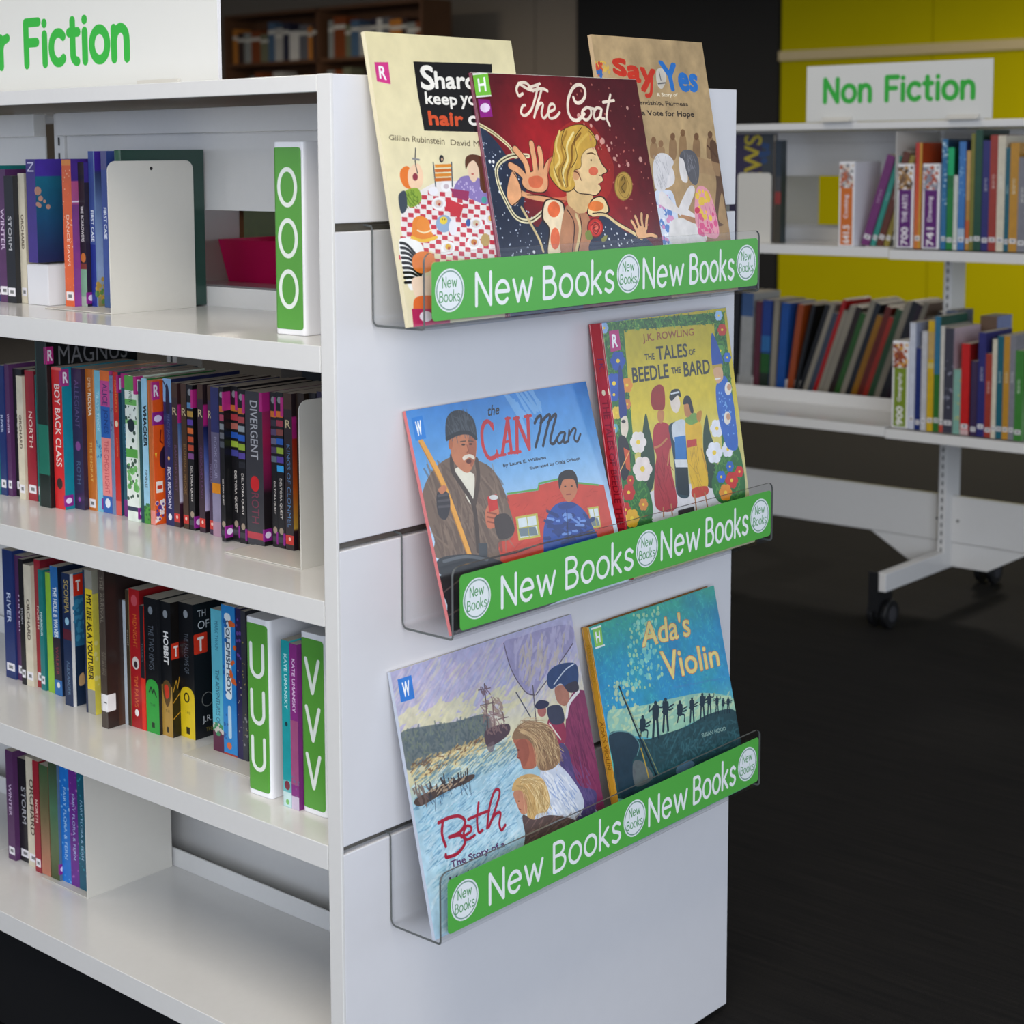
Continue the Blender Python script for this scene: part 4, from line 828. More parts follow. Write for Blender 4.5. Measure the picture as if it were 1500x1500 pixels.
    sticker(a, 'R', [(244, 40), (316, 40), (330, 155), (258, 140)], '#cc3a84')
    a.mottle(.05, 12, 5); return a
def art_coat():
    HA = [0.326721, -0.0525258, -240.295, -0.00966102, 0.219367, -12.7098, -0.000112498, 2.09188e-05, 1.0]
    HB_ = [0.353873, -0.056891, 124.872, -0.0104639, 0.237598, -26.2239, -0.000121848, 2.26573e-05, 1.0]
    a = Art(.342, .303, HB_, '#6a1620')
    n = fbm(a.H, a.W, 3, 9, 4)
    yy, xx = np.mgrid[0:a.H, 0:a.W]; cx, cy = a.m([(60, 520)])[0]*a.p
    g = np.exp(-((xx-cx)**2+(yy-cy)**2)/(.26*a.W)**2); g2 = np.exp(-((xx-a.W*.62)**2+(yy-a.H*.62)**2)/(.3*a.W)**2)
    base = H('#4e141d')+(H('#a51a22')-H('#4e141d'))*np.clip(g+.75*g2+.25*(n-.5), 0, 1)[..., None]; a.a[:] = base
    # star field body of the coat, left
    a.use(HA)
    coat = cr([(760, 360), (850, 420), (930, 520), (960, 600), (1010, 760), (1090, 900), (1150, 860), (1300, 1000), (1300, 1500), (880, 1500), (820, 700)], True)
    a.fill([a.m(coat)], '#263047'); n2 = a.grad([(0, '#39455e'), (.6, '#1c2438'), (1, '#28334e')]); a.fill([a.m(coat)], n2, .7)
    a.D(120, [(790, 420), (900, 500), (1200, 1080), (850, 1080)], 1.1, '#b9c2d4', seed=4); a.D(16, [(820, 450), (1000, 600), (1150, 1050), (900, 1050)], 1.9, '#e4e6ea', seed=5)
    a.L([[(765, 352), (860, 405), (950, 480), (985, 540)]], 5, '#e8dcae'); a.L([[(765, 352), (860, 405), (950, 480), (985, 540)]], 1.2, '#6a5c30')
    a.L([[(1050, 530), (960, 530), (890, 580), (890, 660), (930, 760), (985, 850), (1060, 870), (1130, 820)]], 6, '#e6dcb4'); a.L([[(1050, 530), (960, 530), (890, 580), (890, 660), (930, 760), (985, 850), (1060, 870), (1130, 820)]], 1.5, '#39341e')
    a.B([(940, 560), (1030, 550), (1040, 640), (1030, 760), (1000, 840), (940, 740), (905, 640)], '#222b42'); a.D(30, [(920, 600), (1030, 570), (1020, 800), (960, 780)], 1.2, '#ccd4e0', seed=6)
    # raised hand
    sk = '#e8a878'
    a.use(HB_)
    for f in ([(20, 640), (5, 560), (8, 480), (25, 440)], [(50, 630), (55, 560), (60, 535)], [(80, 660), (90, 620), (110, 590)], [(-30, 640), (-45, 560), (-50, 490)]):
        pass
    P = [[(20, 660), (12, 590), (0, 520), (-5, 490)], [(45, 650), (48, 580), (38, 520)], [(-20, 665), (-35, 600), (-60, 560), (-95, 520)], [(-30, 690), (-70, 640), (-120, 610)], [(60, 680), (85, 610), (110, 580)]]
    a.L(P, 11, '#3a1c14'); a.B([(-45, 660), (30, 630), (80, 650), (90, 720), (60, 760), (-20, 750), (-60, 710)], '#3a1c14')
    a.L(P, 9.2, sk); a.B([(-41, 664), (30, 635), (75, 654), (86, 718), (56, 754), (-20, 744), (-55, 708)], sk); a.B([(-20, 680), (30, 665), (60, 690), (40, 730), (-10, 725)], '#d8603c', .8)
    a.L([[(-110, 700), (-60, 760), (40, 790), (150, 800), (190, 790)]], 7, sk); a.L([[(-30, 770), (60, 775), (150, 800), (190, 805)]], 1.4, '#2c1810')
    a.B([(-110, 640), (-75, 700), (-60, 780), (-110, 830), (-140, 760)], sk); a.L([[(-110, 640), (-75, 700), (-60, 780), (-110, 830)]], 1.3, '#2c1810')
    # glow behind head, neck and face
    a.B([(80, 700), (110, 480), (200, 375), (320, 380), (400, 500), (450, 640), (400, 800), (260, 860), (120, 800)], '#c23a26', .45)
    a.B([(195, 700), (240, 640), (330, 760), (300, 860), (230, 870), (190, 800)], '#dcb880')
    a.B([(215, 640), (250, 540), (330, 500), (365, 560), (385, 600), (414, 640), (385, 662), (392, 690), (372, 712), (380, 740), (350, 775), (310, 770), (250, 760), (220, 720)], '#2c1810')
    a.B([(219, 640), (254, 543), (330, 504), (362, 562), (381, 602), (408, 640), (380, 660), (387, 690), (368, 710), (375, 738), (348, 770), (312, 765), (252, 756), (224, 718)], '#eccb96')
    a.E(335, 640, 26, 24, '#d84a34', .75); a.E(240, 660, 20, 30, '#d8a070'); a.L([[(222, 640), (250, 650), (268, 690)]], 1.5, '#5a2418'); a.E(322, 580, 4, 6, '#2a1c14'); a.L([[(300, 545), (325, 540), (345, 550)]], 1.6, '#4a3018'); a.L([[(362, 712), (380, 706)]], 1.6, '#9c2c2c'); a.L([[(366, 664), (384, 662)]], 1.2, '#2c1810')
    hair = [(110, 560), (130, 450), (200, 395), (280, 385), (340, 440), (350, 500), (300, 520), (270, 560), (265, 620), (215, 650), (235, 720), (200, 755), (150, 740), (95, 670), (95, 610)]
    a.B(hair, '#3a2a12'); a.B([(p[0]*.975+5, p[1]*.975+13) for p in hair], '#cfa444')
    for k, q in enumerate(('#e8cc78', '#a87c2c', '#f0dc94', '#8a6020', '#dcb654')):
        a.L([[(150+k*38, 420+k*4), (130+k*30, 500), (150+k*22, 580), (120+k*24, 640+k*6), (150+k*14, 720)]], 3.5, q)
    a.L([[(180, 400), (160, 470), (185, 560), (160, 640), (185, 730)], [(270, 400), (230, 470), (245, 560), (215, 620)], [(120, 540), (120, 620), (150, 700)], [(310, 420), (350, 470), (375, 520)]], 1.1, '#4a3414')
    # collar, jacket and rose
    a.B([(70, 800), (150, 800), (180, 860), (165, 1080), (80, 1100), (90, 960), (50, 900)], '#2c1810'); a.B([(76, 806), (146, 806), (172, 862), (158, 1080), (88, 1095), (96, 960), (60, 896)], '#f0dcb8')
    a.E(118, 850, 34, 44, '#e8602c', .9); a.E(125, 1010, 26, 60, '#e2582c', .85)
    a.B([(300, 860), (330, 790), (390, 780), (425, 850), (400, 880), (320, 890)], '#2c1810'); a.B([(306, 858), (334, 796), (386, 787), (416, 848), (396, 872), (322, 882)], '#f2d69c'); a.E(348, 832, 44, 28, '#e8742c', .9)
    a.B([(180, 840), (250, 870), (310, 890), (330, 1090), (160, 1090)], '#b8805c'); a.L([[(190, 850), (230, 930), (220, 1080)], [(260, 880), (270, 960), (250, 1090)]], 1.8, '#3a1a14'); a.L([[(240, 880), (262, 960), (240, 1085)]], 5, '#d8c08c')
    a.B([(380, 880), (460, 930), (520, 975), (640, 1020), (640, 1090), (330, 1090), (340, 980)], '#26304a'); a.D(22, [(390, 900), (560, 1000), (560, 1080), (380, 1080)], 1.5, '#dfe4ec', seed=7)
    a.L([[(330, 880), (400, 880), (470, 930), (540, 970), (600, 1010)]], 5, '#e6cc94'); a.L([[(330, 872), (400, 872), (475, 922), (545, 962), (605, 1002)]], 1.2, '#2c1810')
    a.L([[(-60, 840), (30, 1000), (60, 1080)]], 4, '#d8c08c')
    for r_, q in ((50, '#6a1214'), (44, '#c8281e'), (32, '#d8483a'), (22, '#a81c18'), (12, '#e06a54')): a.E(345+((50-r_)*.15), 950, r_*.9, r_*1.1, q)
    a.L([[(320, 940), (345, 920), (370, 945), (350, 985), (330, 960), (350, 945)]], 1.2, '#5a0c0e'); a.B([(290, 980), (315, 965), (330, 1010), (300, 1015)], '#7a8a3c'); a.B([(380, 1010), (410, 990), (405, 1020), (385, 1030)], '#8a8a44')
    # far hand
    P = [[(610, 960), (600, 910), (600, 875)], [(625, 955), (628, 905), (632, 885)], [(590, 960), (575, 915), (565, 890)], [(575, 970), (555, 930), (545, 915)], [(600, 1000), (650, 990), (682, 1000)]]
    a.L(P, 6.5, '#2c1810'); a.E(598, 975, 32, 38, '#2c1810'); a.L(P, 5, '#e6b080'); a.E(598, 975, 29, 35, '#e6b080')
    a.D(70, [(200, 160), (560, 160), (690, 1000), (420, 760)], 1.5, '#c87868', .8, 8); a.D(16, [(60, 200), (560, 160), (660, 980), (420, 500)], 3.4, '#e8b8a8', .8, 9)
    a.E(500, 722, 50, 80, '#8a6a2c'); a.E(500, 722, 46, 75, '#bf9a48'); a.E(497, 715, 22, 48, '#9a7830'); a.ring(*a.m([(500, 722)])[0], 12.5, 15.5, .7, '#6e5420'); a.L([[(490, 690), (500, 670), (508, 700), (490, 730), (505, 755)]], 1.6, '#5c4418')
    # title
    c = '#f0e0cc'
    a.use(HA)
    a.L([[(1075, 190), (1040, 150), (1005, 150), (988, 180), (1000, 215), (1020, 205)], [(1000, 150), (1060, 185), (1120, 178), (1150, 190)]], 4.2, c)
    a.use(HB_)
    a.L([[(-20, 180), (10, 172), (40, 160)], [(30, 165), (20, 220), (-5, 300), (-40, 335), (-62, 320), (-55, 285), (-40, 278)], [(50, 195), (25, 280), (10, 345)], [(16, 320), (40, 270), (58, 275), (50, 320), (62, 350), (82, 330)], [(85, 318), (120, 300), (118, 275), (98, 275), (88, 310), (95, 348), (125, 345), (150, 318)]], 3.9, c)
    a.L([[(225, 235), (238, 262), (265, 262), (288, 230), (285, 185), (255, 165), (222, 185), (198, 240), (195, 305), (215, 350), (250, 360), (285, 325)]], 5, c)
    a.L([[(300, 290), (275, 310), (275, 345), (300, 358), (322, 330), (318, 298), (298, 290), (340, 300)], [(372, 295), (350, 295), (338, 325), (345, 355), (368, 345), (380, 300), (376, 345), (396, 352)], [(428, 220), (412, 300), (408, 350), (425, 390)], [(388, 262), (448, 252)]], 4.2, c)
    a.use(HA)
    sticker(a, 'H', [(760, 108), (838, 96), (856, 210), (776, 216)], '#74bf3e'); a.PG([(756, 98), (832, 90), (834, 100), (760, 108)], '#e8eae4'); a.PG([(776, 216), (856, 210), (857, 218), (777, 226)], '#e4e8e0')
    a.PG([(786, 232), (848, 236), (864, 324), (800, 330)], '#8c1f80'); a.E(824, 278, 26, 24, '#e6d2ec')
    a.mottle(.10, 30, 11); return a
def art_say():
    a = Art(.262, .36, [0.384864, -0.0562274, -129.714, -0.0174797, 0.237646, 31.9524, -0.000121649, 1.91903e-05, 1.0], '#b79a70')
    a.a[:] = a.grad([(0, '#b49a72'), (.45, '#b79b70'), (.7, '#a68458'), (1, '#9a7650')]); a.mottle(.12, 8, 4)
    a.D(60, [(330, 36), (420, 36), (430, 110), (350, 110)], 2, '#d8b050', seed=3); a.D(30, [(330, 36), (380, 36), (380, 120), (350, 120)], 2.4, '#c84a30', seed=4); a.D(16, [(340, 90), (380, 90), (385, 120), (350, 120)], 2.4, '#3a6ab0', seed=5)
    a.TX('Say', [(440, 25), (670, 40), (670, 225), (450, 120)], '#c8321e', bold=2.2); a.L([[(655, 130), (650, 215), (625, 225)]], 6, '#c8321e')
    a.B([(685, 80), (720, 78), (735, 130), (715, 185), (690, 175), (678, 120)], '#cfc8bc'); a.L([[(690, 160), (730, 155)], [(695, 95), (705, 140)]], 2, '#6c6a68')
    a.TX('Yes', [(695, 40), (900, 75), (905, 200), (735, 195)], '#2872c4', bold=2.2)
    a.TX('A Story of', [(680, 210), (795, 212), (797, 235), (685, 235)], '#e8dcc4', bold=.3)
    a.TX('Friendship, Fairness', [(540, 250), (850, 262), (856, 290), (548, 280)], '#4a3c2e', bold=.3)
    a.TX('and a Vote for Hope', [(520, 305), (884, 312), (888, 352), (528, 338)], '#3c3026', bold=.4)
    for (x, y, h, q) in ((665, 470, 60, '#7c5638'), (705, 490, 50, '#8a6444'), (770, 450, 90, '#6c482e'), (825, 430, 110, '#74502f'), (900, 450, 120, '#664228'), (975, 440, 90, '#5c3c26')):
        a.E(x, y, 13, 20, q, .85); a.B([(x-16, y+22), (x+16, y+20), (x+22, y+h), (x+10, y+h+40), (x-18, y+h+30)], q, .5)
    a.B([(975, 480), (1010, 490), (1035, 640), (1080, 860), (1110, 950), (1075, 930), (1040, 760), (1020, 900), (1050, 935), (1000, 920), (1010, 700), (985, 600)], '#553824', .9); a.L([[(960, 500), (1010, 560)]], 3, '#553824')
    a.PG([(905, 560), (1030, 600), (1030, 670), (920, 650)], '#a88760', .8)
    # two children, blond and dark haired
    a.B([(670, 760), (720, 745), (770, 760), (800, 900), (800, 1030), (680, 1040), (660, 900)], '#d4dcec')
    a.D(26, [(670, 770), (760, 760), (790, 1030), (680, 1030)], 4.5, '#4a78c0', .9, 6); a.D(16, [(670, 780), (760, 780), (790, 1030), (690, 1030)], 4, '#d88ab8', .9, 7); a.D(16, [(670, 780), (760, 780), (790, 1030), (690, 1030)], 2.5, '#f4f6fa', .9, 2)
    a.B([(720, 600), (765, 620), (782, 680), (765, 720), (720, 725)], '#e4e0e0'); a.B([(662, 600), (690, 545), (740, 548), (775, 590), (755, 640), (740, 700), (725, 745), (680, 740), (665, 680)], '#dcdadc'); a.S(24, [(670, 560), (750, 570), (740, 730), (680, 720)], 80, 12, .8, '#a8a6ac', seed=1)
    a.B([(808, 560), (840, 560), (850, 640), (850, 700), (820, 690), (805, 620)], '#e2dedc'); a.B([(808, 560), (830, 525), (880, 530), (910, 580), (915, 660), (900, 715), (870, 700), (845, 640), (830, 580)], '#5c5c62'); a.S(20, [(830, 540), (900, 560), (905, 700), (860, 670)], 80, 12, .8, '#8c8c94', seed=2)
    a.B([(710, 750), (800, 840), (850, 850), (900, 890), (860, 900), (790, 870), (700, 820)], '#e4dedd'); a.B([(800, 860), (850, 740), (880, 720), (890, 760), (850, 880), (900, 900), (840, 900)], '#dfdad9')
    a.B([(760, 920), (840, 900), (940, 940), (940, 1040), (770, 1040)], '#dedad8'); a.B([(820, 880), (910, 905), (900, 930), (830, 900)], '#b07c54')
    a.B([(905, 730), (960, 740), (1000, 840), (1025, 980), (990, 1010), (910, 960), (890, 850)], '#e49aa8'); a.D(20, [(905, 740), (960, 750), (980, 900), (900, 900)], 4.5, '#ecc832', .9, 8); a.D(16, [(900, 820), (1000, 860), (1020, 990), (920, 990)], 4, '#d84a80', .9, 9); a.S(8, [(900, 800), (1000, 840), (1020, 980), (920, 980)], 80, 25, 1.2, '#c8508a', seed=4)
    a.E(905, 855, 14, 18, '#c8284c'); a.mottle(.07, 25, 6); return a
def art_can():
    a = Art(.356, .2745, [0.308049, -0.0641684, -12.5468, 0.0356684, 0.216377, -53.678, -0.000105943, 2.98573e-05, 1.0], '#4f8fd0')
    a.a[:] = a.grad([(0, '#3f84cc'), (.25, '#5b9ad6'), (.5, '#9cc2e4'), (.7, '#c2d8ea'), (1, '#c8d8e4')]); a.mottle(.06, 5, 3)
    a.S(12, [(640, 160), (820, 130), (820, 260), (700, 280)], 60, 40, 7, '#8cbbe6', .6, 5)
    # red building with green cornice and windows
    a.PG([(650, 695), (820, 670), (825, 640), (935, 612), (1180, 640), (1260, 1000), (600, 1130), (600, 900)], '#c23f2c'); a.L([[(650, 688), (818, 664), (824, 632), (935, 606), (1000, 625), (1150, 640)]], 2.4, '#5a9a48', smooth=False)
    a.S(80, [(660, 720), (1150, 660), (1150, 900), (620, 1080)], -8, 12, 1.2, '#a8301f', .6, 4)
    for P in ([(695, 815), (815, 795), (832, 925), (712, 945)], [(1090, 765), (1150, 755), (1165, 870), (1120, 880)]):
        a.PG(P, '#b8b04c'); q = np.array(P, float); c = q.mean(0); a.PG([tuple(c+(p-c)*.82) for p in q], '#ccd8dc'); a.PG([tuple(c+(p-c)*[.8, .36]+[0, 26]) for p in q], '#6c7c84'); a.L([[tuple((q[0]+q[1])/2), tuple((q[2]+q[3])/2)], [tuple((q[0]+q[3])/2), tuple((q[1]+q[2])/2)]], 1.4, '#a8a448', smooth=False)
    a.PG([(1135, 560), (1185, 560), (1200, 900), (1150, 900)], '#3c4a50', .0)
    # man in brown coat and knitted cap
    a.B([(185, 680), (240, 560), (330, 490), (400, 500), (470, 500), (560, 545), (620, 640), (660, 760), (690, 880), (660, 940), (600, 960), (610, 1060), (520, 1080), (260, 1040), (250, 940), (200, 800)], '#6d5a4c')
    a.S(90, [(230, 560), (600, 560), (660, 1000), (260, 1020)], 78, 40, 5, '#56453a', .5, 3); a.S(60, [(230, 560), (600, 560), (660, 1000), (260, 1020)], 78, 40, 3, '#8a7462', .5, 4)
    a.B([(360, 560), (400, 540), (450, 570), (470, 600), (460, 740), (430, 720), (400, 640)], '#d8d4c4'); a.L([[(345, 480), (350, 560), (400, 640), (460, 740), (480, 860), (490, 1000)]], 7, '#43362e'); a.L([[(480, 500), (490, 600), (470, 740)]], 7, '#4a3c32'); a.PG([(490, 960), (540, 960), (540, 1070), (495, 1060)], '#3a3f44')
    a.B([(335, 400), (360, 370), (440, 360), (478, 390), (478, 470), (466, 520), (440, 570), (400, 560), (350, 500)], '#b8734f'); a.B([(440, 375), (475, 392), (476, 470), (452, 540), (438, 470)], '#8d4f38', .8); a.E(338, 415, 12, 30, '#a8623f')
    a.B([(405, 485), (440, 470), (468, 482), (466, 500), (440, 488), (412, 505)], '#d8cfc0'); a.E(438, 510, 15, 13, '#5a2c20'); a.E(408, 418, 10, 5, '#3c241a'); a.E(448, 415, 9, 5, '#3c241a'); a.L([[(392, 402), (420, 398)], [(436, 398), (462, 400)]], 1.6, '#5a4030'); a.L([[(428, 420), (436, 450), (428, 462)]], 1.8, '#8a4c34')
    a.B([(312, 390), (312, 290), (340, 240), (390, 228), (440, 250), (472, 300), (480, 390), (440, 360), (380, 362), (330, 392)], '#33383e'); a.S(60, [(320, 260), (450, 250), (470, 370), (320, 380)], 85, 14, 1.3, '#4d545c', .8, 6); a.L([[(318, 386), (380, 356), (440, 354), (478, 384)]], 5, '#272b30')
    a.L([[(175, 400), (300, 640), (440, 1020)]], 8.5, '#d89a3c'); a.L([[(165, 405), (290, 650), (428, 1020)]], 1.6, '#a8702c')
    a.B([(262, 690), (300, 665), (330, 700), (335, 770), (310, 830), (270, 800)], '#2f2c30'); a.L([[(270, 700), (325, 690)], [(270, 730), (330, 722)], [(272, 760), (332, 755)]], 3, '#4a464a'); a.B([(270, 665), (300, 640), (318, 660), (290, 690)], '#b8734f')
    a.B([(530, 780), (560, 740), (600, 760), (600, 850), (560, 880), (535, 860)], '#c06c4c'); a.L([[(540, 790), (590, 800)], [(540, 815), (590, 825)], [(542, 840), (585, 850)]], 2, '#8a4630'); a.PG([(540, 705), (590, 690), (600, 770), (550, 790)], '#c0281f'); a.E(575, 708, 24, 14, '#c8c8c8'); a.B([(580, 820), (650, 800), (690, 880), (660, 930), (600, 930)], '#3c3330')
    # boy in shiny blue jacket
    a.B([(850, 1000), (850, 880), (880, 790), (930, 740), (1010, 735), (1080, 790), (1120, 870), (1150, 940), (1140, 1020), (860, 1060)], '#24499a')
    a.S(30, [(870, 800), (1090, 780), (1130, 940), (860, 980)], 15, 22, 6, '#16306c', .8, 7); a.S(14, [(890, 800), (1060, 790), (1080, 900), (880, 920)], 10, 14, 4, '#6f95d8', .9, 8); a.L([[(975, 750), (985, 940)]], 1.6, '#12244c')
    a.B([(935, 640), (950, 600), (1010, 595), (1032, 640), (1028, 690), (990, 735), (955, 700)], '#b8714c'); a.B([(935, 660), (932, 590), (965, 560), (1010, 560), (1034, 600), (1034, 660), (1015, 610), (960, 610), (945, 640)], '#221c1e'); a.E(968, 648, 6, 4, '#2a1810'); a.E(1004, 646, 6, 4, '#2a1810'); a.L([[(975, 692), (998, 690)]], 1.6, '#8a3c34')
    a.B([(930, 750), (990, 735), (1030, 745), (1010, 765), (950, 775)], '#1c3a80')
    # cart handle and dark foreground
    a.B([(270, 1050), (420, 1020), (560, 1040), (640, 1080), (560, 1130), (300, 1140)], '#2d3034'); a.L([[(560, 1040), (700, 1010), (850, 960), (1140, 900)]], 2, '#2c2020'); a.B([(280, 1140), (600, 1090), (1260, 930), (1290, 1100), (360, 1500), (320, 1300)], '#2f2c30')
    a.L([[(300, 1060), (420, 1034), (540, 1050)]], 4, '#565c62'); a.S(40, [(320, 1180), (1200, 980), (1240, 1080), (360, 1450)], -16, 40, 2.5, '#74605c', .6, 9)
    # title
    a.TX('the', [(536, 205), (604, 195), (606, 250), (540, 262)], '#1c2430', shear=.25, bold=.3)
    rd = '#b82c34'
    for k, (ch, x) in enumerate((('C', 0), ('A', 1), ('N', 2))): pass
    a.L([[(568, 320), (548, 292), (524, 300), (510, 350), (518, 430), (545, 488), (575, 490), (595, 470)]], 5.6, rd); a.L([[(568, 300), (572, 335)], [(592, 450), (598, 490)]], 3, rd, smooth=False)
    a.L([[(622, 470), (652, 275)], [(652, 275), (672, 460)]], 5.6, rd, smooth=False); a.L([[(632, 405), (665, 398)], [(604, 478), (640, 472)], [(655, 466), (692, 458)], [(640, 276), (664, 272)]], 3.4, rd, smooth=False)
    a.L([[(704, 458), (700, 272)], [(700, 272), (770, 440)], [(770, 440), (762, 262)]], 6.4, rd, smooth=False); a.L([[(686, 462), (722, 456)], [(685, 275), (712, 270)], [(745, 264), (780, 258)]], 4, rd, smooth=False)
    dk = '#1b2232'
    a.L([[(800, 300), (815, 270), (835, 262), (830, 330), (805, 430)], [(832, 300), (865, 262), (885, 258), (868, 330), (846, 425)], [(872, 300), (900, 262), (918, 256), (900, 330), (886, 400), (905, 412), (925, 380)]], 4.2, dk)
    a.L([[(965, 350), (940, 355), (925, 385), (932, 410), (952, 398), (968, 355), (960, 405), (982, 400)], [(990, 340), (985, 400)], [(988, 370), (1012, 330), (1026, 335), (1018, 385), (1035, 400), (1052, 360)]], 3.4, dk)
    a.TX('by Laura E. Williams', [(626, 524), (860, 480), (864, 500), (630, 546)], '#26303c', bold=.25)
    a.TX('illustrated by Craig Orback', [(772, 540), (1048, 484), (1052, 506), (776, 560)], '#26303c', bold=.2)
    sticker(a, 'W', [(122, 272), (182, 258), (204, 382), (146, 398)], '#1f78cc'); a.mottle(.05, 30, 12); return a
def art_beedle():
    a = Art(.303, .349, [0.372757, -0.0464411, -55.032, 0.0286437, 0.227242, -34.1971, -0.000116198, 1.40925e-05, 1.0], '#cdb92c')
    a.a[:] = a.grad([(0, '#b8a81e'), (.35, '#cdb92e'), (.5, '#d0c462'), (.75, '#c6c08a'), (1, '#b8b48c')])
    # white path, cypress trees
    a.B([(340, 1190), (460, 1100), (600, 1080), (760, 1040), (860, 1050), (900, 1200), (840, 1260), (400, 1320)], '#d2d0d4')
    a.B([(415, 660), (440, 740), (470, 900), (460, 1080), (400, 1120), (390, 900)], '#274430'); a.B([(770, 660), (790, 760), (830, 900), (830, 1060), (770, 1060), (750, 800)], '#274430'); a.B([(560, 760), (600, 700), (700, 740), (740, 1060), (600, 1080)], '#5a7a48', .0)
    # floral border
    g1, g2, g3 = '#2f6b34', '#4c8a3a', '#1f5030'
    for P in ([(160, 130), (870, 66), (860, 130), (180, 180)], [(160, 130), (290, 150), (390, 1310), (270, 1320)], [(810, 80), (870, 70), (985, 1150), (880, 1160)], [(280, 1180), (440, 1200), (460, 1300), (290, 1320)]):
        a.PG(P, g1); a.S(150, P, 40, 8, 2.4, g2, .9, 3, 1.2); a.S(110, P, 100, 8, 2.2, g3, .9, 4, 1.2); a.S(60, P, 60, 6, 1.4, '#8ab04a', .9, 5, 1.4)
    a.B([(880, 830), (960, 860), (990, 1150), (850, 1170), (800, 1060), (840, 940)], g1); a.S(120, [(800, 880), (950, 860), (980, 1150), (830, 1150)], 60, 8, 2.5, g2, .9, 7, 1.2)
    a.B([(230, 1080), (330, 1000), (420, 1060), (460, 1200), (430, 1290), (290, 1320)], g1); a.S(90, [(240, 1080), (420, 1050), (440, 1260), (290, 1310)], 60, 8, 2.5, g2, .9, 8, 1.2)
    def flower(x, y, r, col, ctr='#e8c838', n=6):
        for k in range(n): a.E(x+r*.55*cos(k*2*pi/n), y+r*.8*sin(k*2*pi/n), r*.5, r*.62, col)
        a.E(x, y, r*.25, r*.3, ctr)
    for f in ((178, 160, 24, '#8ab0dc'), (840, 88, 22, '#9cc0e4'), (258, 350, 42, '#2450a8'), (235, 480, 44, '#2a55b0'), (235, 545, 30, '#2450a8'), (310, 490, 32, '#d88a2c'), (250, 650, 28, '#d8b838'), (860, 170, 26, '#c03a2c'), (312, 600, 22, '#c87a3c'), (850, 290, 24, '#5a9a4a'), (890, 330, 22, '#3a6cc0'), (375, 820, 46, '#e2dcd8'), (400, 975, 54, '#e6dad6'), (830, 740, 38, '#dfe2ea'), (815, 880, 46, '#e0e4ee'), (893, 860, 34, '#dfe2ee'), (320, 1110, 36, '#b82c28'), (300, 1210, 32, '#b83228'), (340, 1260, 40, '#d8a82c'), (405, 1180, 26, '#c8803c'), (915, 1040, 36, '#c02c24'), (855, 1020, 26, '#2c62c0'), (880, 1110, 36, '#dc8a24'), (960, 990, 24, '#c8302c'), (240, 740, 20, '#5aa0b0'), (330, 1040, 22, '#b83a2c'), (905, 960, 22, '#2c62b8')):
        flower(*f)
    # three figures in robes
    a.B([(465, 740), (500, 705), (550, 720), (570, 800), (560, 940), (600, 1190), (480, 1200), (470, 1000), (480, 900), (462, 840)], '#a62c34'); a.S(18, [(480, 900), (550, 900), (590, 1180), (490, 1180)], 88, 30, 1.2, '#7a1820', .8, 3)
    a.B([(490, 640), (522, 640), (524, 680), (508, 712), (488, 690)], '#b87a48'); a.B([(448, 580), (455, 520), (490, 488), (520, 500), (530, 560), (525, 625), (488, 635), (460, 625)], '#8f2018'); a.L([[(540, 800), (500, 840), (470, 850)], [(560, 860), (545, 950)]], 3.2, '#b87a48')
    a.B([(555, 720), (640, 700), (665, 760), (660, 980), (670, 1130), (600, 1120), (585, 960), (565, 820)], '#27404a'); a.B([(572, 720), (640, 690), (655, 780), (640, 820), (585, 820)], '#c4ccd4'); a.PG([(585, 790), (650, 780), (655, 920), (590, 920)], '#2f74b8'); a.PG([(585, 920), (658, 920), (662, 965), (592, 965)], '#d4d8dc'); a.PG([(590, 965), (662, 965), (672, 1130), (606, 1120)], '#1c2a30')
    a.B([(562, 570), (600, 545), (618, 600), (600, 650), (570, 630)], '#dbd0c4'); a.B([(555, 560), (570, 520), (610, 515), (622, 560), (600, 550), (570, 580)], '#22262c'); a.L([[(565, 540), (610, 530)]], 2.6, '#c8d0d8')
    a.B([(650, 700), (700, 680), (740, 720), (750, 860), (770, 960), (775, 1080), (700, 1110), (670, 1000), (655, 860)], '#d8ae20'); a.PG([(655, 810), (712, 800), (715, 840), (660, 852)], '#b8352c'); a.B([(645, 690), (700, 650), (730, 690), (680, 720)], '#6f9a48'); a.B([(715, 650), (742, 640), (735, 700), (715, 690)], '#b8802c')
    a.B([(640, 600), (665, 590), (685, 640), (665, 675), (645, 660)], '#b87c4c'); a.B([(635, 600), (645, 555), (675, 560), (695, 640), (680, 650), (665, 600)], '#20242a'); a.B([(690, 1090), (770, 1075), (775, 1120), (695, 1140)], '#b83c24'); a.L([[(700, 1120), (712, 1210)], [(760, 1110), (775, 1190)], [(520, 1200), (522, 1250)], [(565, 1180), (572, 1240)]], 3, '#a8764c'); a.L([[(740, 860), (775, 1000)]], 3, '#b88a1c'); a.S(14, [(665, 860), (750, 860), (770, 1080), (690, 1090)], 88, 26, 1.2, '#a8821c', .8, 2)
    # blue-robed figures at the right, dark blue one at the left
    a.B([(830, 480), (880, 440), (920, 560), (940, 700), (950, 850), (900, 860), (870, 800), (840, 680), (825, 560)], '#2d62b8'); a.D(40, [(835, 520), (900, 500), (940, 820), (870, 760)], 1.4, '#7ab0e8', .9, 3)
    a.B([(800, 190), (850, 300), (862, 375), (805, 385)], '#2450a4'); a.PG([(800, 375), (860, 365), (862, 390), (804, 398)], '#b89a3c'); a.B([(812, 395), (856, 390), (865, 450), (835, 480), (815, 440)], '#cba27c'); a.L([[(820, 455), (850, 450)]], 2, '#dcdcd8')
    for (x, y) in ((895, 510), (890, 680)): a.E(x, y, 20, 38, '#e0dcd4'); a.E(x+6, y-8, 12, 20, '#c89a78')
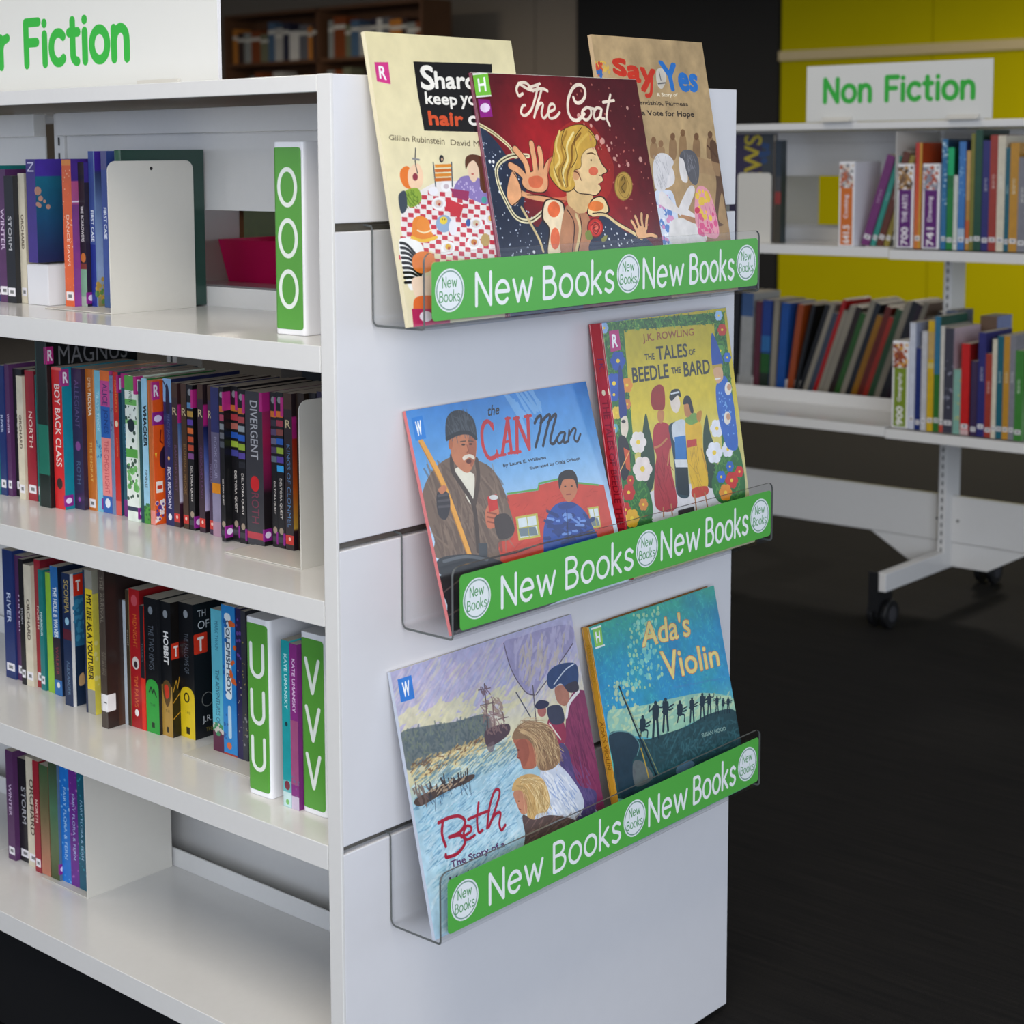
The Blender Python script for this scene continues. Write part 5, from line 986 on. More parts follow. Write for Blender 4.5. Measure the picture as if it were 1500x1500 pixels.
    a.B([(262, 390), (280, 400), (300, 560), (308, 660), (270, 680), (262, 560)], '#21347c'); a.B([(275, 690), (308, 670), (318, 740), (300, 800), (278, 770)], '#dccfbc'); a.E(290, 700, 12, 10, '#2a2a2c'); a.B([(262, 800), (300, 790), (330, 880), (320, 1000), (290, 1040), (262, 960)], '#26242a'); a.PG([(290, 850), (325, 870), (330, 990), (305, 970)], '#c85028'); a.L([[(325, 870), (265, 1000)]], 1.6, '#e0a860')
    # lettering
    a.TX('J.K. ROWLING', [(398, 196), (694, 162), (697, 214), (405, 252)], '#8f4a1c', bold=.25)
    a.TX('THE', [(412, 312), (466, 306), (470, 340), (415, 346)], '#3a3a2c', bold=.4); a.TX('TALES', [(478, 268), (655, 250), (660, 325), (486, 345)], '#2f3430', bold=.5); a.TX('OF', [(668, 285), (702, 281), (706, 312), (672, 316)], '#3a3a2c', bold=.4)
    a.TX('BEEDLE', [(338, 392), (545, 368), (552, 445), (345, 475)], '#2f3430', bold=.6); a.TX('THE', [(566, 390), (618, 384), (622, 418), (570, 424)], '#3a3a2c', bold=.4); a.TX('BARD', [(636, 360), (785, 342), (790, 420), (642, 440)], '#2f3430', bold=.6)
    sticker(a, 'R', [(205, 178), (262, 168), (276, 285), (216, 300)], '#b82a78'); a.PG([(605, 1215), (698, 1190), (700, 1220), (606, 1245)], '#3a3438')
    a.mottle(.06, 30, 13); return a
def art_beth():
    a = Art(.3556, .326, [0.371013, -0.0625877, 3.04549, 0.0834083, 0.259453, -70.4636, -0.000126825, 2.63124e-05, 1.0], '#b4b0cc')
    a.a[:] = a.grad([(0, '#a9a7c8'), (.2, '#b9b4cc'), (.33, '#d2cdb4'), (.42, '#cfc9a0'), (.5, '#9cc0d0'), (.75, '#b4d4e4'), (1, '#a9c8dc')])
    sky = [(50, 260), (860, 50), (880, 380), (80, 500)]
    for k, (q, n) in enumerate((('#8f8fbc', 130), ('#c8b8cc', 110), ('#d8d0cc', 90), ('#9aa4cc', 70), ('#dcd6a8', 60), ('#b8a4c4', 60))): a.S(n, sky, -35, 30, 3.2, q, .35, 20+k, .15)
    a.S(90, [(80, 440), (620, 330), (640, 420), (90, 510)], -14, 30, 5, '#dad59a', .6, 31); a.S(50, [(560, 250), (900, 150), (900, 500), (600, 460)], -50, 30, 5, '#d8cfae', .5, 32)
    # far wooded shore and beach
    a.B([(85, 530), (200, 500), (330, 480), (470, 450), (480, 560), (360, 590), (240, 640), (120, 700), (95, 620)], '#667070'); a.S(160, [(90, 520), (470, 450), (480, 560), (110, 660)], 70, 9, 3, '#4a5860', .6, 33, .8); a.S(90, [(90, 530), (470, 460), (480, 570), (110, 680)], 60, 8, 2.4, '#75806a', .6, 34, .8)
    a.S(180, [(130, 660), (480, 540), (480, 590), (140, 760)], -20, 9, 2.2, '#b8a06c', .8, 35, .2); a.S(60, [(130, 660), (460, 550), (460, 590), (140, 750)], -20, 8, 2, '#6a4c38', .8, 36); a.S(50, [(130, 680), (460, 560), (460, 600), (140, 760)], -20, 8, 2, '#dcc890', .8, 37)
    # water
    wt = [(130, 760), (620, 520), (640, 1060), (260, 1300)]
    for k, (q, n) in enumerate((('#5f8fb4', 130), ('#dceaf2', 120), ('#86b4cc', 120), ('#c4e0ea', 110), ('#4a7aa0', 60), ('#9fd0e0', 60))): a.S(n*2, wt, -18, 14, 1.7, q, .5, 40+k, .15)
    a.S(160, [(140, 700), (560, 540), (600, 640), (150, 880)], -18, 16, 2, '#41708f', .55, 48, .12); a.S(60, [(180, 1100), (640, 960), (640, 1300), (260, 1470)], -20, 30, 4, '#d4e4ee', .6, 49)
    a.blur(1)
    # tall ship
    a.B([(465, 520), (560, 490), (570, 530), (520, 575), (470, 590)], '#4f3c44'); a.L([[(458, 312), (475, 520)], [(495, 390), (505, 520)], [(540, 440), (548, 500)]], 1.8, '#5a4448', smooth=False); a.L([[(430, 340), (485, 330)], [(440, 408), (500, 395)], [(445, 460), (520, 445)], [(520, 470), (565, 460)]], 1.2, '#6a5458', smooth=False)
    a.S(70, [(440, 390), (530, 380), (560, 520), (460, 540)], 70, 12, 2.6, '#8a6c68', .7, 50, .6); a.S(16, [(440, 320), (480, 320), (480, 360), (440, 360)], 60, 8, 2, '#6c5058', .8, 51); a.B([(470, 590), (500, 570), (500, 610), (480, 615)], '#6a5a60', .7)
    # long boat with rowers
    a.B([(160, 820), (390, 720), (398, 745), (280, 800), (170, 860)], '#4c3c34'); a.S(26, [(200, 770), (385, 700), (390, 735), (210, 810)], 85, 11, 3, '#39302e', .9, 52); a.S(20, [(200, 780), (385, 720), (390, 745), (210, 820)], -20, 9, 2, '#b0987c', .9, 53); a.S(18, [(140, 780), (200, 760), (210, 830), (150, 850)], 80, 13, 3, '#6c5850', .8, 54); a.S(20, [(200, 800), (390, 740), (400, 790), (220, 870)], 80, 12, 1.4, '#2c3c50', .6, 55)
    # sail and rigging
    a.B([(545, 130), (620, 100), (740, 60), (845, 50), (855, 130), (800, 210), (720, 290), (680, 360), (640, 340), (580, 250)], '#9690b4'); a.S(70, [(560, 130), (840, 60), (800, 200), (660, 330)], -60, 30, 5, '#b9b2cc', .6, 56); a.S(30, [(600, 150), (820, 100), (780, 230), (670, 330)], -60, 26, 4, '#c8b890', .5, 57); a.L([[(545, 130), (580, 250), (640, 345), (685, 362)], [(855, 130), (780, 240), (690, 360)]], 1.6, '#5c5060')
    a.L([[(600, 350), (665, 460)]], 2, '#4a4a58', smooth=False); a.L([[(790, 200), (800, 330)], [(820, 190), (825, 300)], [(845, 170), (850, 240)]], 1.6, '#c8c0b0', smooth=False); a.L([[(675, 320), (690, 480)]], 2, '#5a5258', smooth=False)
    # tall man in maroon coat with three-cornered hat; second man
    a.B([(830, 420), (880, 340), (960, 400), (1010, 700), (990, 900), (880, 760), (820, 700)], '#7a2c52'); a.S(70, [(835, 420), (930, 360), (960, 760), (850, 720)], 80, 26, 2.4, '#953c60', .4, 58, .12); a.S(40, [(835, 420), (930, 360), (960, 760), (850, 720)], 80, 26, 2, '#541c40', .5, 59, .12); a.L([[(880, 345), (838, 400), (826, 460)]], 5, '#dcd8d8')
    a.B([(775, 330), (820, 320), (840, 370), (820, 410), (785, 390)], '#a8705c'); a.B([(740, 310), (745, 260), (790, 225), (860, 218), (880, 260), (870, 340), (830, 340), (800, 310), (760, 335)], '#28406c'); a.L([[(770, 315), (820, 250), (860, 222)]], 1.8, '#c8d0dc'); a.B([(820, 320), (870, 300), (880, 340), (840, 350)], '#35303c')
    a.B([(745, 470), (800, 460), (825, 540), (800, 600), (750, 560)], '#8c2c48'); a.B([(740, 420), (800, 410), (815, 480), (760, 490)], '#35384c'); a.E(716, 432, 20, 28, '#a8645c'); a.B([(685, 410), (705, 385), (745, 392), (740, 415), (700, 425)], '#2c2c48'); a.L([[(735, 500), (780, 590)], [(750, 490), (800, 560)]], 2.4, '#d8d0cc')
    a.B([(790, 590), (830, 600), (880, 760), (960, 800), (930, 940), (850, 900), (800, 720)], '#4c4070'); a.S(60, [(800, 620), (920, 700), (960, 900), (850, 880)], 75, 22, 2.4, '#6a5488', .5, 60, .15)
    # two fair-haired girls in white
    a.B([(720, 660), (800, 680), (880, 780), (905, 860), (860, 920), (760, 950), (660, 900), (620, 800), (700, 740)], '#c6cede'); a.S(60, [(740, 680), (860, 760), (880, 900), (700, 900)], 55, 18, 3, '#eef0f4', .6, 61, .2); a.S(40, [(740, 680), (860, 780), (880, 900), (700, 900)], 60, 16, 1.8, '#6a86c0', .5, 62, .2)
    a.B([(588, 560), (640, 545), (690, 600), (690, 680), (640, 695), (625, 680), (618, 655), (604, 640), (608, 610)], '#a8624a'); a.B([(600, 580), (640, 560), (660, 620), (640, 680), (620, 660)], '#8a4a3c', .6)
    h1 = [(585, 560), (600, 510), (650, 480), (730, 490), (780, 550), (800, 640), (780, 680), (740, 700), (700, 690), (690, 620), (650, 560)]
    a.B(h1, '#86684c')
    hl = lambda x0, y0, x1, y1, x2, y2, n, cols, sp, sd: [a.L([[(x0+q[0]*sp*.5, y0+q[1]*sp*.4), (x1+q[2]*sp, y1+q[3]*sp*.6), (x2+q[4]*sp*1.2, y2+q[5]*sp)] for q in np.random.RandomState(sd+ci).randn(n, 6)], .7, c_, .65) for ci, c_ in enumerate(cols)]
    hl(640, 500, 720, 520, 770, 650, 22, ('#5c4434', '#a88660', '#c8a474', '#e0c898', '#7a5c40'), 22, 70); hl(620, 520, 680, 560, 715, 680, 14, ('#6a5038', '#b8966c', '#d8b888'), 14, 80); hl(620, 500, 650, 480, 700, 490, 8, ('#c8a880', '#8a6c50'), 14, 85)
    a.B([(588, 800), (630, 780), (660, 840), (650, 890), (625, 895), (606, 860)], '#c08468'); h2 = [(582, 790), (600, 740), (660, 715), (720, 740), (750, 820), (740, 880), (690, 900), (670, 960), (650, 900), (655, 830), (620, 790)]
    a.B(h2, '#c8a268')
    hl(630, 745, 690, 760, 720, 880, 18, ('#8a6838', '#ecd49c', '#d8b878', '#f4e4b8', '#a88450'), 17, 90); hl(610, 770, 640, 790, 665, 900, 10, ('#e4cc94', '#9c7848'), 10, 96)
    a.E(610, 608, 5, 3, '#3a1c18'); a.L([[(604, 641), (616, 643)], [(612, 872), (622, 876)]], .8, '#7a2c28'); a.E(612, 838, 4, 2.5, '#4a2418')
    a.B([(630, 900), (680, 920), (760, 900), (880, 930), (900, 1000), (660, 1080), (640, 980)], '#5c4a48'); a.S(50, [(640, 930), (880, 900), (900, 1000), (660, 1060)], -20, 20, 2.2, '#8a6c64', .5, 68, .15)
    rd = '#a01c34'
    a.L([[(252, 935), (300, 912), (345, 905), (372, 930), (350, 975), (300, 1000)], [(300, 1000), (350, 990), (372, 1020), (340, 1070), (290, 1090), (285, 1078)], [(272, 925), (268, 985), (285, 1040)]], 4.4, rd); a.L([[(355, 1000), (395, 975), (398, 955), (378, 950), (365, 985), (380, 1010), (415, 990)]], 3.6, rd)
    a.L([[(432, 845), (425, 920), (432, 975), (450, 968)], [(385, 920), (440, 895), (480, 880)]], 3.8, rd); a.L([[(470, 960), (480, 870), (500, 800), (518, 785), (526, 805), (505, 880), (478, 955)], [(478, 950), (505, 900), (530, 890), (525, 940), (535, 968), (552, 945)]], 3.8, rd)
    a.TX('The Story of a', [(305, 1108), (545, 1015), (552, 1048), (312, 1146)], '#5c3c68', bold=.35); a.TX('Little Convict', [(300, 1180), (620, 1062), (630, 1100), (310, 1225)], '#5c3c68', bold=.3)
    sticker(a, 'W', [(68, 292), (130, 272), (146, 376), (84, 396)], '#2474cc'); a.mottle(.08, 40, 14); return a
def art_ada():
    a = Art(.308, .303, [0.365221, -0.0622998, -27.607, 0.0752019, 0.224895, -79.7453, -0.000110614, 2.24218e-05, 1.0], '#2391b0')
    a.a[:] = a.grad([(0, '#2fa08c'), (.2, '#2391b8'), (.45, '#2a8cbc'), (.6, '#6ab8b8'), (1, '#8cc8b0')])
    n = fbm(a.H, a.W, 5, 7, 5)[..., None]; a.a[:] = a.a*(1-.35*np.clip((n-.5)*3, 0, 1))+H('#35b08c')*.35*np.clip((n-.5)*3, 0, 1)
    n = fbm(a.H, a.W, 4, 17, 5)[..., None]; a.a[:] = a.a*(1-.55*np.clip((n-.5)*3, 0, 1))+H('#1468a8')*.55*np.clip((n-.5)*3, 0, 1)
    allq = [(150, 300), (840, 80), (950, 780), (240, 900)]
    a.S(500, allq, 70, 6, 2, '#52c4b8', .35, 1, 1.); a.S(300, allq, 70, 7, 2, '#1a78b0', .35, 2, 1.)
    a.D(110, [(380, 220), (540, 200), (560, 640), (300, 720)], 2.6, '#b8d8a0', .75, 3); a.D(60, [(400, 260), (520, 240), (540, 640), (300, 700)], 3.6, '#8cd0c0', .7, 4); a.D(50, [(240, 620), (420, 640), (420, 900), (240, 900)], 3.2, '#d4d49c', .7, 5)
    a.B([(260, 930), (240, 800), (330, 780), (450, 760), (620, 720), (800, 690), (960, 720), (970, 800), (820, 820), (560, 940), (400, 940)], '#a8c8a4', .75); a.S(70, [(250, 800), (930, 690), (960, 790), (300, 930)], -10, 22, 4, '#c4d4a8', .6, 6)
    # dark hill with silhouettes
    a.B([(245, 940), (330, 925), (440, 960), (560, 930), (700, 880), (830, 810), (970, 790), (1020, 930), (1040, 1060), (560, 1200), (300, 1300), (270, 1100)], '#23444a'); a.S(140, [(440, 970), (960, 810), (1010, 980), (420, 1200)], -20, 16, 4, '#2f5c66', .5, 7, .7); a.S(60, [(560, 950), (960, 820), (1010, 980), (600, 1100)], -20, 14, 3, '#3f7078', .5, 8, .7)
    dk = '#142c38'
    def man(x, y, s, arm=1, sit=False):
        a.E(x, y, 9*s, 13*s, dk); a.B([(x-16*s, y+14*s), (x+16*s, y+12*s), (x+18*s, y+60*s), (x+10*s, y+90*s), (x-14*s, y+90*s), (x-18*s, y+50*s)], dk)
        if sit: a.L([[(x-8*s, y+85*s), (x+30*s, y+85*s), (x+30*s, y+130*s)], [(x-8*s, y+85*s), (x-16*s, y+135*s)]], 3*s, dk)
        else: a.L([[(x-8*s, y+80*s), (x-14*s, y+190*s)], [(x+8*s, y+80*s), (x+16*s, y+185*s)]], 5*s, dk)
        if arm: a.L([[(x-14*s, y+25*s), (x-36*s, y+45*s), (x-32*s, y+15*s)], [(x+14*s, y+22*s), (x+38*s, y+20*s), (x+42*s, y-10*s)]], 2.4*s, dk)
        else: a.L([[(x-14*s, y+30*s), (x+20*s, y+60*s), (x+44*s, y+52*s)], [(x-20*s, y+75*s), (x+30*s, y+40*s), (x+50*s, y+28*s)]], 2.6*s, dk)
    man(515, 750, 1.05, 1); man(572, 730, .95, 0); man(655, 745, .85, 0, True); man(440, 830, .9, 0, True); man(725, 725, .7, 0); man(785, 700, .75, 0); man(825, 700, .65, 1); man(870, 715, .5, 1); man(905, 725, .45, 0); man(935, 720, .45, 0)
    # violin body and bow in the foreground
    a.B([(248, 930), (300, 912), (370, 925), (420, 980), (410, 1040), (380, 1090), (400, 1160), (390, 1260), (320, 1300), (262, 1040)], '#1f3644'); a.L([[(248, 930), (300, 912), (370, 925), (420, 985), (408, 1050)]], 1.6, '#5c8a8c'); a.B([(385, 1095), (440, 1090), (500, 1180), (400, 1230)], '#6a6c6c', .8)
    a.L([[(305, 655), (420, 940), (520, 1170)]], 3.2, '#10242c', smooth=False); a.L([[(322, 690), (535, 1165)]], 1.3, '#8a8c5c', smooth=False); a.L([[(430, 1010), (455, 1100), (475, 1180)]], 2.4, '#b89a3c'); a.B([(640, 1120), (700, 1080), (740, 1100), (700, 1150), (640, 1160)], '#54748c')
    for k, (t, q) in enumerate((("Ada's", [(435, 285), (700, 215), (718, 358), (440, 425)]), ('Violin', [(540, 455), (868, 408), (886, 530), (575, 620)]))):
        a.TX(t, q, '#d8643c', bold=1.7, al=.85); a.TX(t, q, '#e0cc7c', bold=.7)
    a.TX('Paraguays Recycled Orchestra', [(620, 650), (890, 600), (892, 616), (624, 668)], '#3c7cb0', bold=.1); a.TX('SUSAN HOOD', [(780, 925), (918, 885), (922, 905), (784, 948)], '#8aa8a0', bold=.2)
    sticker(a, 'H', [(150, 325), (200, 308), (212, 412), (166, 426)], '#86c44a'); a.PG([(140, 318), (200, 298), (202, 308), (142, 328)], '#e6ece6'); a.PG([(166, 428), (220, 408), (222, 418), (168, 438)], '#e6ece6')
    a.mottle(.08, 40, 15); return a
art_covers = (
 ('cream picture book with checked-cloth dinner scene in the topmost tray', .0495, -.0735, 1.1537, .262, .345, .006, 11.03, art_share, '#e6dbb8', False, None),
 ('deep red picture book with a blond painted figure, overlapping two others', .2206, -.0815, 1.1537, .342, .303, .009, 11.71, art_coat, '#7c3c50', True, None),
 ('sandy brown picture book with two painted children and red and blue title', .4768, -.0735, 1.1537, .262, .36, .006, 10.56, art_say, '#b79a70', False, None),
 ('wide sky-blue picture book with a painted man in a knitted cap', .1125, -.080, .7788, .356, .2745, .005, 15.53, art_can, '#d87a7c', False, None),
 ('yellow hardback with flower border and red spine in the middle tray', .478, -.081, .7788, .303, .349, .023, 9.07, art_beedle, '#b02430', True,
   lambda c, T, h: (c.tx('THE TALES OF BEEDLE THE BARD', (T*.3, h*.3, T*.75, h*.9), '#7a1420', rot=True, bold=.3), c.tx('J.K.', (T*.3, h*.08, T*.75, h*.24), '#6a2a5c', rot=True), c.ell(T*.5, h*.27, 3, 4, '#dcd0b0'), c.ell(T*.5, h*.93, 3, 4, '#e0c040'))),
 ('pale blue-lilac picture book with a harbour, ship and two fair-haired girls', .0813, -.0775, .4082, .3556, .326, .005, 12.58, art_beth, '#c4ccdc', False, None),
 ('turquoise hardback with silhouetted musicians and an ochre spine in the lowest tray', .464, -.081, .4082, .308, .303, .014, 12.39, art_ada, '#c8922c', True,
   lambda c, T, h: (c.tx("ADA'S VIOLIN", (T*.3, h*.4, T*.75, h*.68), '#8a5a1c', rot=True, bold=.2), c.tx('SUSAN HOOD', (T*.3, h*.08, T*.7, h*.25), '#a8741c', rot=True))),
)
for (lab, xl, yb, zf, w_, h_, t_, lean, fn, sp, hard, spop) in art_covers:
    display(lab, xl, yb, zf, w_, h_, t_, lean, fn(), sp, hard=hard, spop=spop)
# ------------------------------------------------------------------ the second unit, on castors, across the aisle
XB = 3.0; YB = .887
def bg_unit():
    u = thing('mobile_shelving_unit', 'white mobile shelving unit on castors in front of the yellow-green wall', 'shelving')
    DX = .30; W = .76
    ZT, ZM, ZL = 1.4311, 1.0836, .5831
    for ya, yb, dz in ((YB, 1.80, 0), (-.03, YB, -.004)):
        for z in (ZM, ZL):
            shelf_mesh(ya, yb, z+dz, .28, .027, XB).obj('shelf', WHITE, u, .001)
            o = shelf_mesh(-yb, -ya, z, .28, .027, 0).obj('shelf', WHITE, u, .001); o.rotation_euler = (0, 0, pi); o.location = (XB+W, 0, 0)
            bx('back_rail', WHITE, XB+.2805, XB+.2835, ya+.001, yb-.001, z-.02, z+.038, u, .001)
            bx('back_rail', WHITE, XB+W-.2835, XB+W-.2805, ya+.001, yb-.001, z-.02, z+.038, u, .001)
        bx('back_panel', WHITE, XB+.3, XB+.303, ya+.001, yb-.001, 1.277, ZT-.055, u)
        bx('top_beam', WHITE, XB+.285, XB+.303, ya+.001, yb-.001, ZT-.055, ZT-.021, u, .001)
        bx('lower_beam', WHITE, XB+.372, XB+.392, ya+.022, yb-.002, .195, .335, u, .003)
    m = MB(); m.box(XB, XB+W, -.03, 1.80, ZT-.02, ZT); m.obj('top_shelf', WHITE, u, .002)
    for y0 in (YB-.024, 1.776):
        slotted_post('upright', XB+.335, XB+.425, y0, y0+.024, .125, ZT-.02, u, WHITE)
        # foot with legs fore and aft
        m = MB(); m.prism([(XB-.02, .118), (XB+.3, .118), (XB+.46, .118), (XB+W+.02, .118), (XB+W+.02, .171), (XB-.02, .171)], 1, y0+.001, y0+.03); m.obj('foot', WHITE, u, .002)
        m = MB(); m.prism([(XB-.024, .06), (XB-.0205, .06), (XB-.0205, .172), (XB-.024, .172)], 1, y0+.022, y0+.052)
        m.obj('foot_cap', DARK, u)
        yc = y0+.012; m = MB(); m.prism([(yc+.25, .1935), (yc+.125, .122), (yc-.125, .122), (yc-.25, .1935)], 0, XB+.376, XB+.384); m.obj('gusset_plate', WHITE, u, .001)
        for xc in (XB+.04, XB+W-.04):
            # twin-wheel castor
            m = MB(); m.prism([(xc-.06, .055), (xc-.062, .115), (xc-.05, .117), (xc+.02, .117), (xc+.04, .09), (xc+.03, .06), (xc, .05)], 1, y0+.03, y0+.05); k = m.obj('castor', DARK, u, .002)
            for dy in (.01, .052):
                m = MB(); m.prism([(xc+.042*cos(a), .0425+.042*sin(a)) for a in np.linspace(0, 2*pi, 29)[:-1]], 1, y0+dy, y0+dy+.018); wv = m.obj('castor_wheel', DARK, u, .004, 3)
                m = MB(); m.prism([(xc+.022*cos(a), .0425+.022*sin(a)) for a in np.linspace(0, 2*pi, 21)[:-1]], 1, y0+dy-.0015, y0+dy+.0195); m.obj('wheel_hub', plain('grey_hub', '#3c3c40', .4), wv)
    for y in (YB+.02, YB-.045):
        m = MB(); m.prism([(y+.004*cos(a), .262+.004*sin(a)) for a in np.linspace(0, 2*pi, 11)[:-1]], 0, XB+.3705, XB+.3722); m.obj('bolt', DARK, u)
    return u
bg_unit()
sign('white sign with green words Non Fiction on top of the mobile unit', 'Non Fiction', XB+.0, .60, 1.152, 1.4311, .158, 1.093, .058, .062, .44)
ZM, ZL = 1.0837, .5832
def bb(lab, x, yl, yr, z, h, sp, sd=None, ops=(), dep=.16, **k):
    return book(lab, (x, yr, z), yl-yr-.0004, dep, h, sp, sd, ops, ppm=1.2, group=k.pop('group', 'books on the mobile unit'), **k)
WL = ('L', .88, '#dcdadc')
# middle shelf, front side
def ws_book():
    b = thing('book', 'violet book displayed face out with large yellow sideways letters', 'book', (XB+.06, 1.445, ZM+.002), (0, 0, radians(-90)), 'books on the mobile unit')
    a = Art(.15, .318, [1, 0, 0, 0, 1, 0, 0, 0, 1], '#2b2240', ppm=1.6); a.rect(0, 0, 150, 318, '#2b2240')
    a.tx('NEWS', (52, 4, 110, 200), '#a8981c', rot='up', bold=1.5); a.rect(112, 0, 150, 318, '#33383c'); a.dots(12, (108, 30, 146, 90), 9, '#1d3c68', seed=2)
    c = Cv(172, 318, 1.6, '#1c1830'); c.a[:, -a.W:] = a.a[:c.H]
    m, q = book_mesh(.022, .15, .318, 22/172, True, 150)
    m.obj('cover', printed('cover_art_print', c.image('cover_art'), .4), b, fix=False); q.obj('page_block', PAGES, b)
ws_book()
def plate_y(label, x, y0, y1, z, h):
    b = thing('bookend', label, 'bookend', (x, y0, z)); w = y1-y0; r = .012
    P = [(0, 0), (w, 0)]+[(w-r+r*cos(a), h-r+r*sin(a)) for a in np.linspace(0, pi/2, 6)]+[(r+r*cos(a), h-r+r*sin(a)) for a in np.linspace(pi/2, pi, 6)]
    m = MB(); m.prism(P, 0, 0, .002); m.obj('upright_plate', PLATE, b); m = MB(); m.box(.002, .05, 0, w, 0, .0015); m.obj('base_plate', PLATE, b); return b
plate_y('grey-beige bookend plate in front of the violet book on the mobile unit', XB+.05, 1.294, 1.41, ZM+.0002, .205)
bb('slim slate-blue book with red and brown lower half beside the grey plate', XB+.06, 1.2885, 1.268, ZM, .30, '#1f2a34', '#26343c', [('b', .35, .5, '#3c3c3c'), ('b', .5, .62, '#8a2c24'), ('b', .62, 1, '#3a3424')], dep=.03)
def dbox(label, yl, yr, h, band, words, num, pic, z=ZM, x=XB+.012, side='#9a96a4'):
    """shelf marker box: white, coloured panel reading upwards, small picture at the top"""
    w = yl-yr; b = thing('marker_box', label, 'divider', (x, yr, z+.0002))
    m = MB(); m.box(0, .15, 0, w, 0, h); m.obj('box_body', BOXW, b, .002)
    c = Cv(w*1000-4, h*1000-8, 2.4, '#e4e2e2'); T, Hh = c.w, c.h
    c.dots(26, (3, 4, T-3, Hh*.3), 5, pic[0], .9, 2); c.dots(16, (3, 6, T-3, Hh*.28), 4.5, pic[1], .9, 3); c.dots(10, (3, 6, T-3, Hh*.26), 4, pic[2], .9, 4)
    c.rect(T*.1, Hh*.3, T*.92, Hh, band)
    c.tx(num, (T*.3, Hh*.76, T*.72, Hh*.98), '#ece8ea', rot='up', bold=.9, keep=False); c.tx(words, (T*.34, Hh*.36, T*.66, Hh*.7), '#e4dce4', rot='up', bold=.5)
    q = MB(); y0, y1 = .002, w-.002; q.quad([(-.0005, y1, .004), (-.0005, y0, .004), (-.0005, y0, h-.004), (-.0005, y1, h-.004)], [(0, 0), (1, 0), (1, 1), (0, 1)])
    q.obj('marker_panel', printed('marker_print', c.image('marker'), .4), b, fix=False)
dbox('white marker box with orange panel reading 641.5 Cooking', 1.051, 1.002, .237, '#cc6a1f', 'Cooking', '641.5', ('#b0502c', '#8a8a8c', '#d8c8b8'))
dbox('white marker box with purple panel reading 700 THE ARTS', .872, .823, .231, '#5a1a6c', 'THE ARTS', '700', ('#6a4a2c', '#b88a4c', '#3c2a1c'))
dbox('white marker box with purple panel reading 741 Drawing', .797, .747, .231, '#5a1a6c', 'Drawing', '741', ('#7a8090', '#b84a2c', '#9a9aa4'))
# leaning group between the orange marker and the white plate
lean = 17
for k, (lab, y, t, h, c1, c2) in enumerate((
   ('plum book leaning right beside the orange marker box', .992, .026, .262, '#6c2a68', '#4c1c4c'), ('teal book leaning right against its neighbours', .962, .016, .262, '#2a8478', '#1c5c58'),
   ('red-brown book leaning in the group on the mobile unit', .944, .020, .272, '#5c2c1c', '#4a2418'), ('mustard-edged book leaning in the group on the mobile unit', .921, .016, .262, '#8a7a2c', '#6a5a2c'), ('dark olive book leaning against the white divider plate', .902, .018, .26, '#3a3828', '#2c2a20'))):
    tt = t/cos(radians(lean)); x = XB+.03
    book(lab, (x, y-tt, ZM+.0005), t-.0006, .16, h, c1, c2, [('t', 'ATLAS', .3, .6, '#b8a8b8', .35), WL], lean=lean, ppm=1.2, group='leaning books on the mobile unit')
plate('pale divider plate left of the box reading 700', XB+.012, .8765, ZM, .318, .265)
bb('dark book standing behind the box reading 700', XB+.175, .87, .83, ZM, .27, '#22222a', '#1c1c22', [], dep=.1)
bb('tall black book standing behind the box reading 741', XB+.175, .797, .755, ZM, .275, '#17171a', '#17171a', [('x', 8, .05, .4, '#8a2c28', 4)], dep=.1)
bb('red and orange book between the boxes reading 700 and 741', XB+.012, .819, .80, ZM, .288, '#c03a28', '#b0421c', [('b', .0, .3, '#a82c28'), ('G', [(0, '#b83028'), (.5, '#c8502c'), (1, '#c87a30')]), (lambda c, T, h: c.rect(T*.66, 0, T, h, '#c0962c'),), WL])
BR = [('blue and white book right of the box reading 741', .741, .726, .297, '#2c6c9c', '#1a3850', [('x', 24, 0, .6, '#c8dce4', 2.5)]),
 ('green book with a bright emerald top on the mobile unit', .725, .7065, .274, '#1c7a34', '#12502c', [('b', .0, .27, '#12a86a'), ('b', .27, .4, '#1c6a34')]),
 ('white-spined book beside the green one on the mobile unit', .706, .694, .2, '#c8ccc4', '#b0b4b0', []),
 ('mid-blue book with speckled spine on the mobile unit', .693, .673, .29, '#3c74b4', '#2c3060', [('x', 14, .1, .5, '#7aa8d0', 2.5), ('b', .8, .9, '#a8bcd0')]),
 ('orange-footed slim book on the mobile unit', .671, .6595, .266, '#b08038', '#7a5028', [('b', .0, .5, '#c0985c'), ('b', .7, .9, '#c05a24')]),
 ('olive yellow slim book on the mobile unit', .659, .6485, .311, '#77752c', '#5a5824', []),
 ('dark green book at the right of the middle shelf', .648, .627, .32, '#1f4a38', '#1a3c30', [])]
for q in BR: bb(q[0], XB+.012, q[1], q[2], ZM, q[3], q[4], q[5], q[6]+[WL])
EX = [('indigo', '#2c2c6c'), ('brick red', '#98382c'), ('ivory', '#cfc8b4'), ('petrol', '#1c5c6c'), ('ochre', '#b8862c'), ('grey', '#7c7c84'), ('leaf green', '#3c7c34')]
def run(z, y, lab, hs, seed, x=XB+.012):
    r = random.Random(seed)
    for k, (n, c) in enumerate(EX):
        t = r.uniform(.013, .024); bb('%s book %s' % (n, lab), x, y, y-t, z, r.uniform(*hs), c, c, [('t', 'GUIDE', .2, .6, '#dcdcd4', .4), WL], group='books past the right edge'); y -= t
run(ZM, .626, 'right of the dark green one, middle shelf of the mobile unit', (.24, .31), 5)
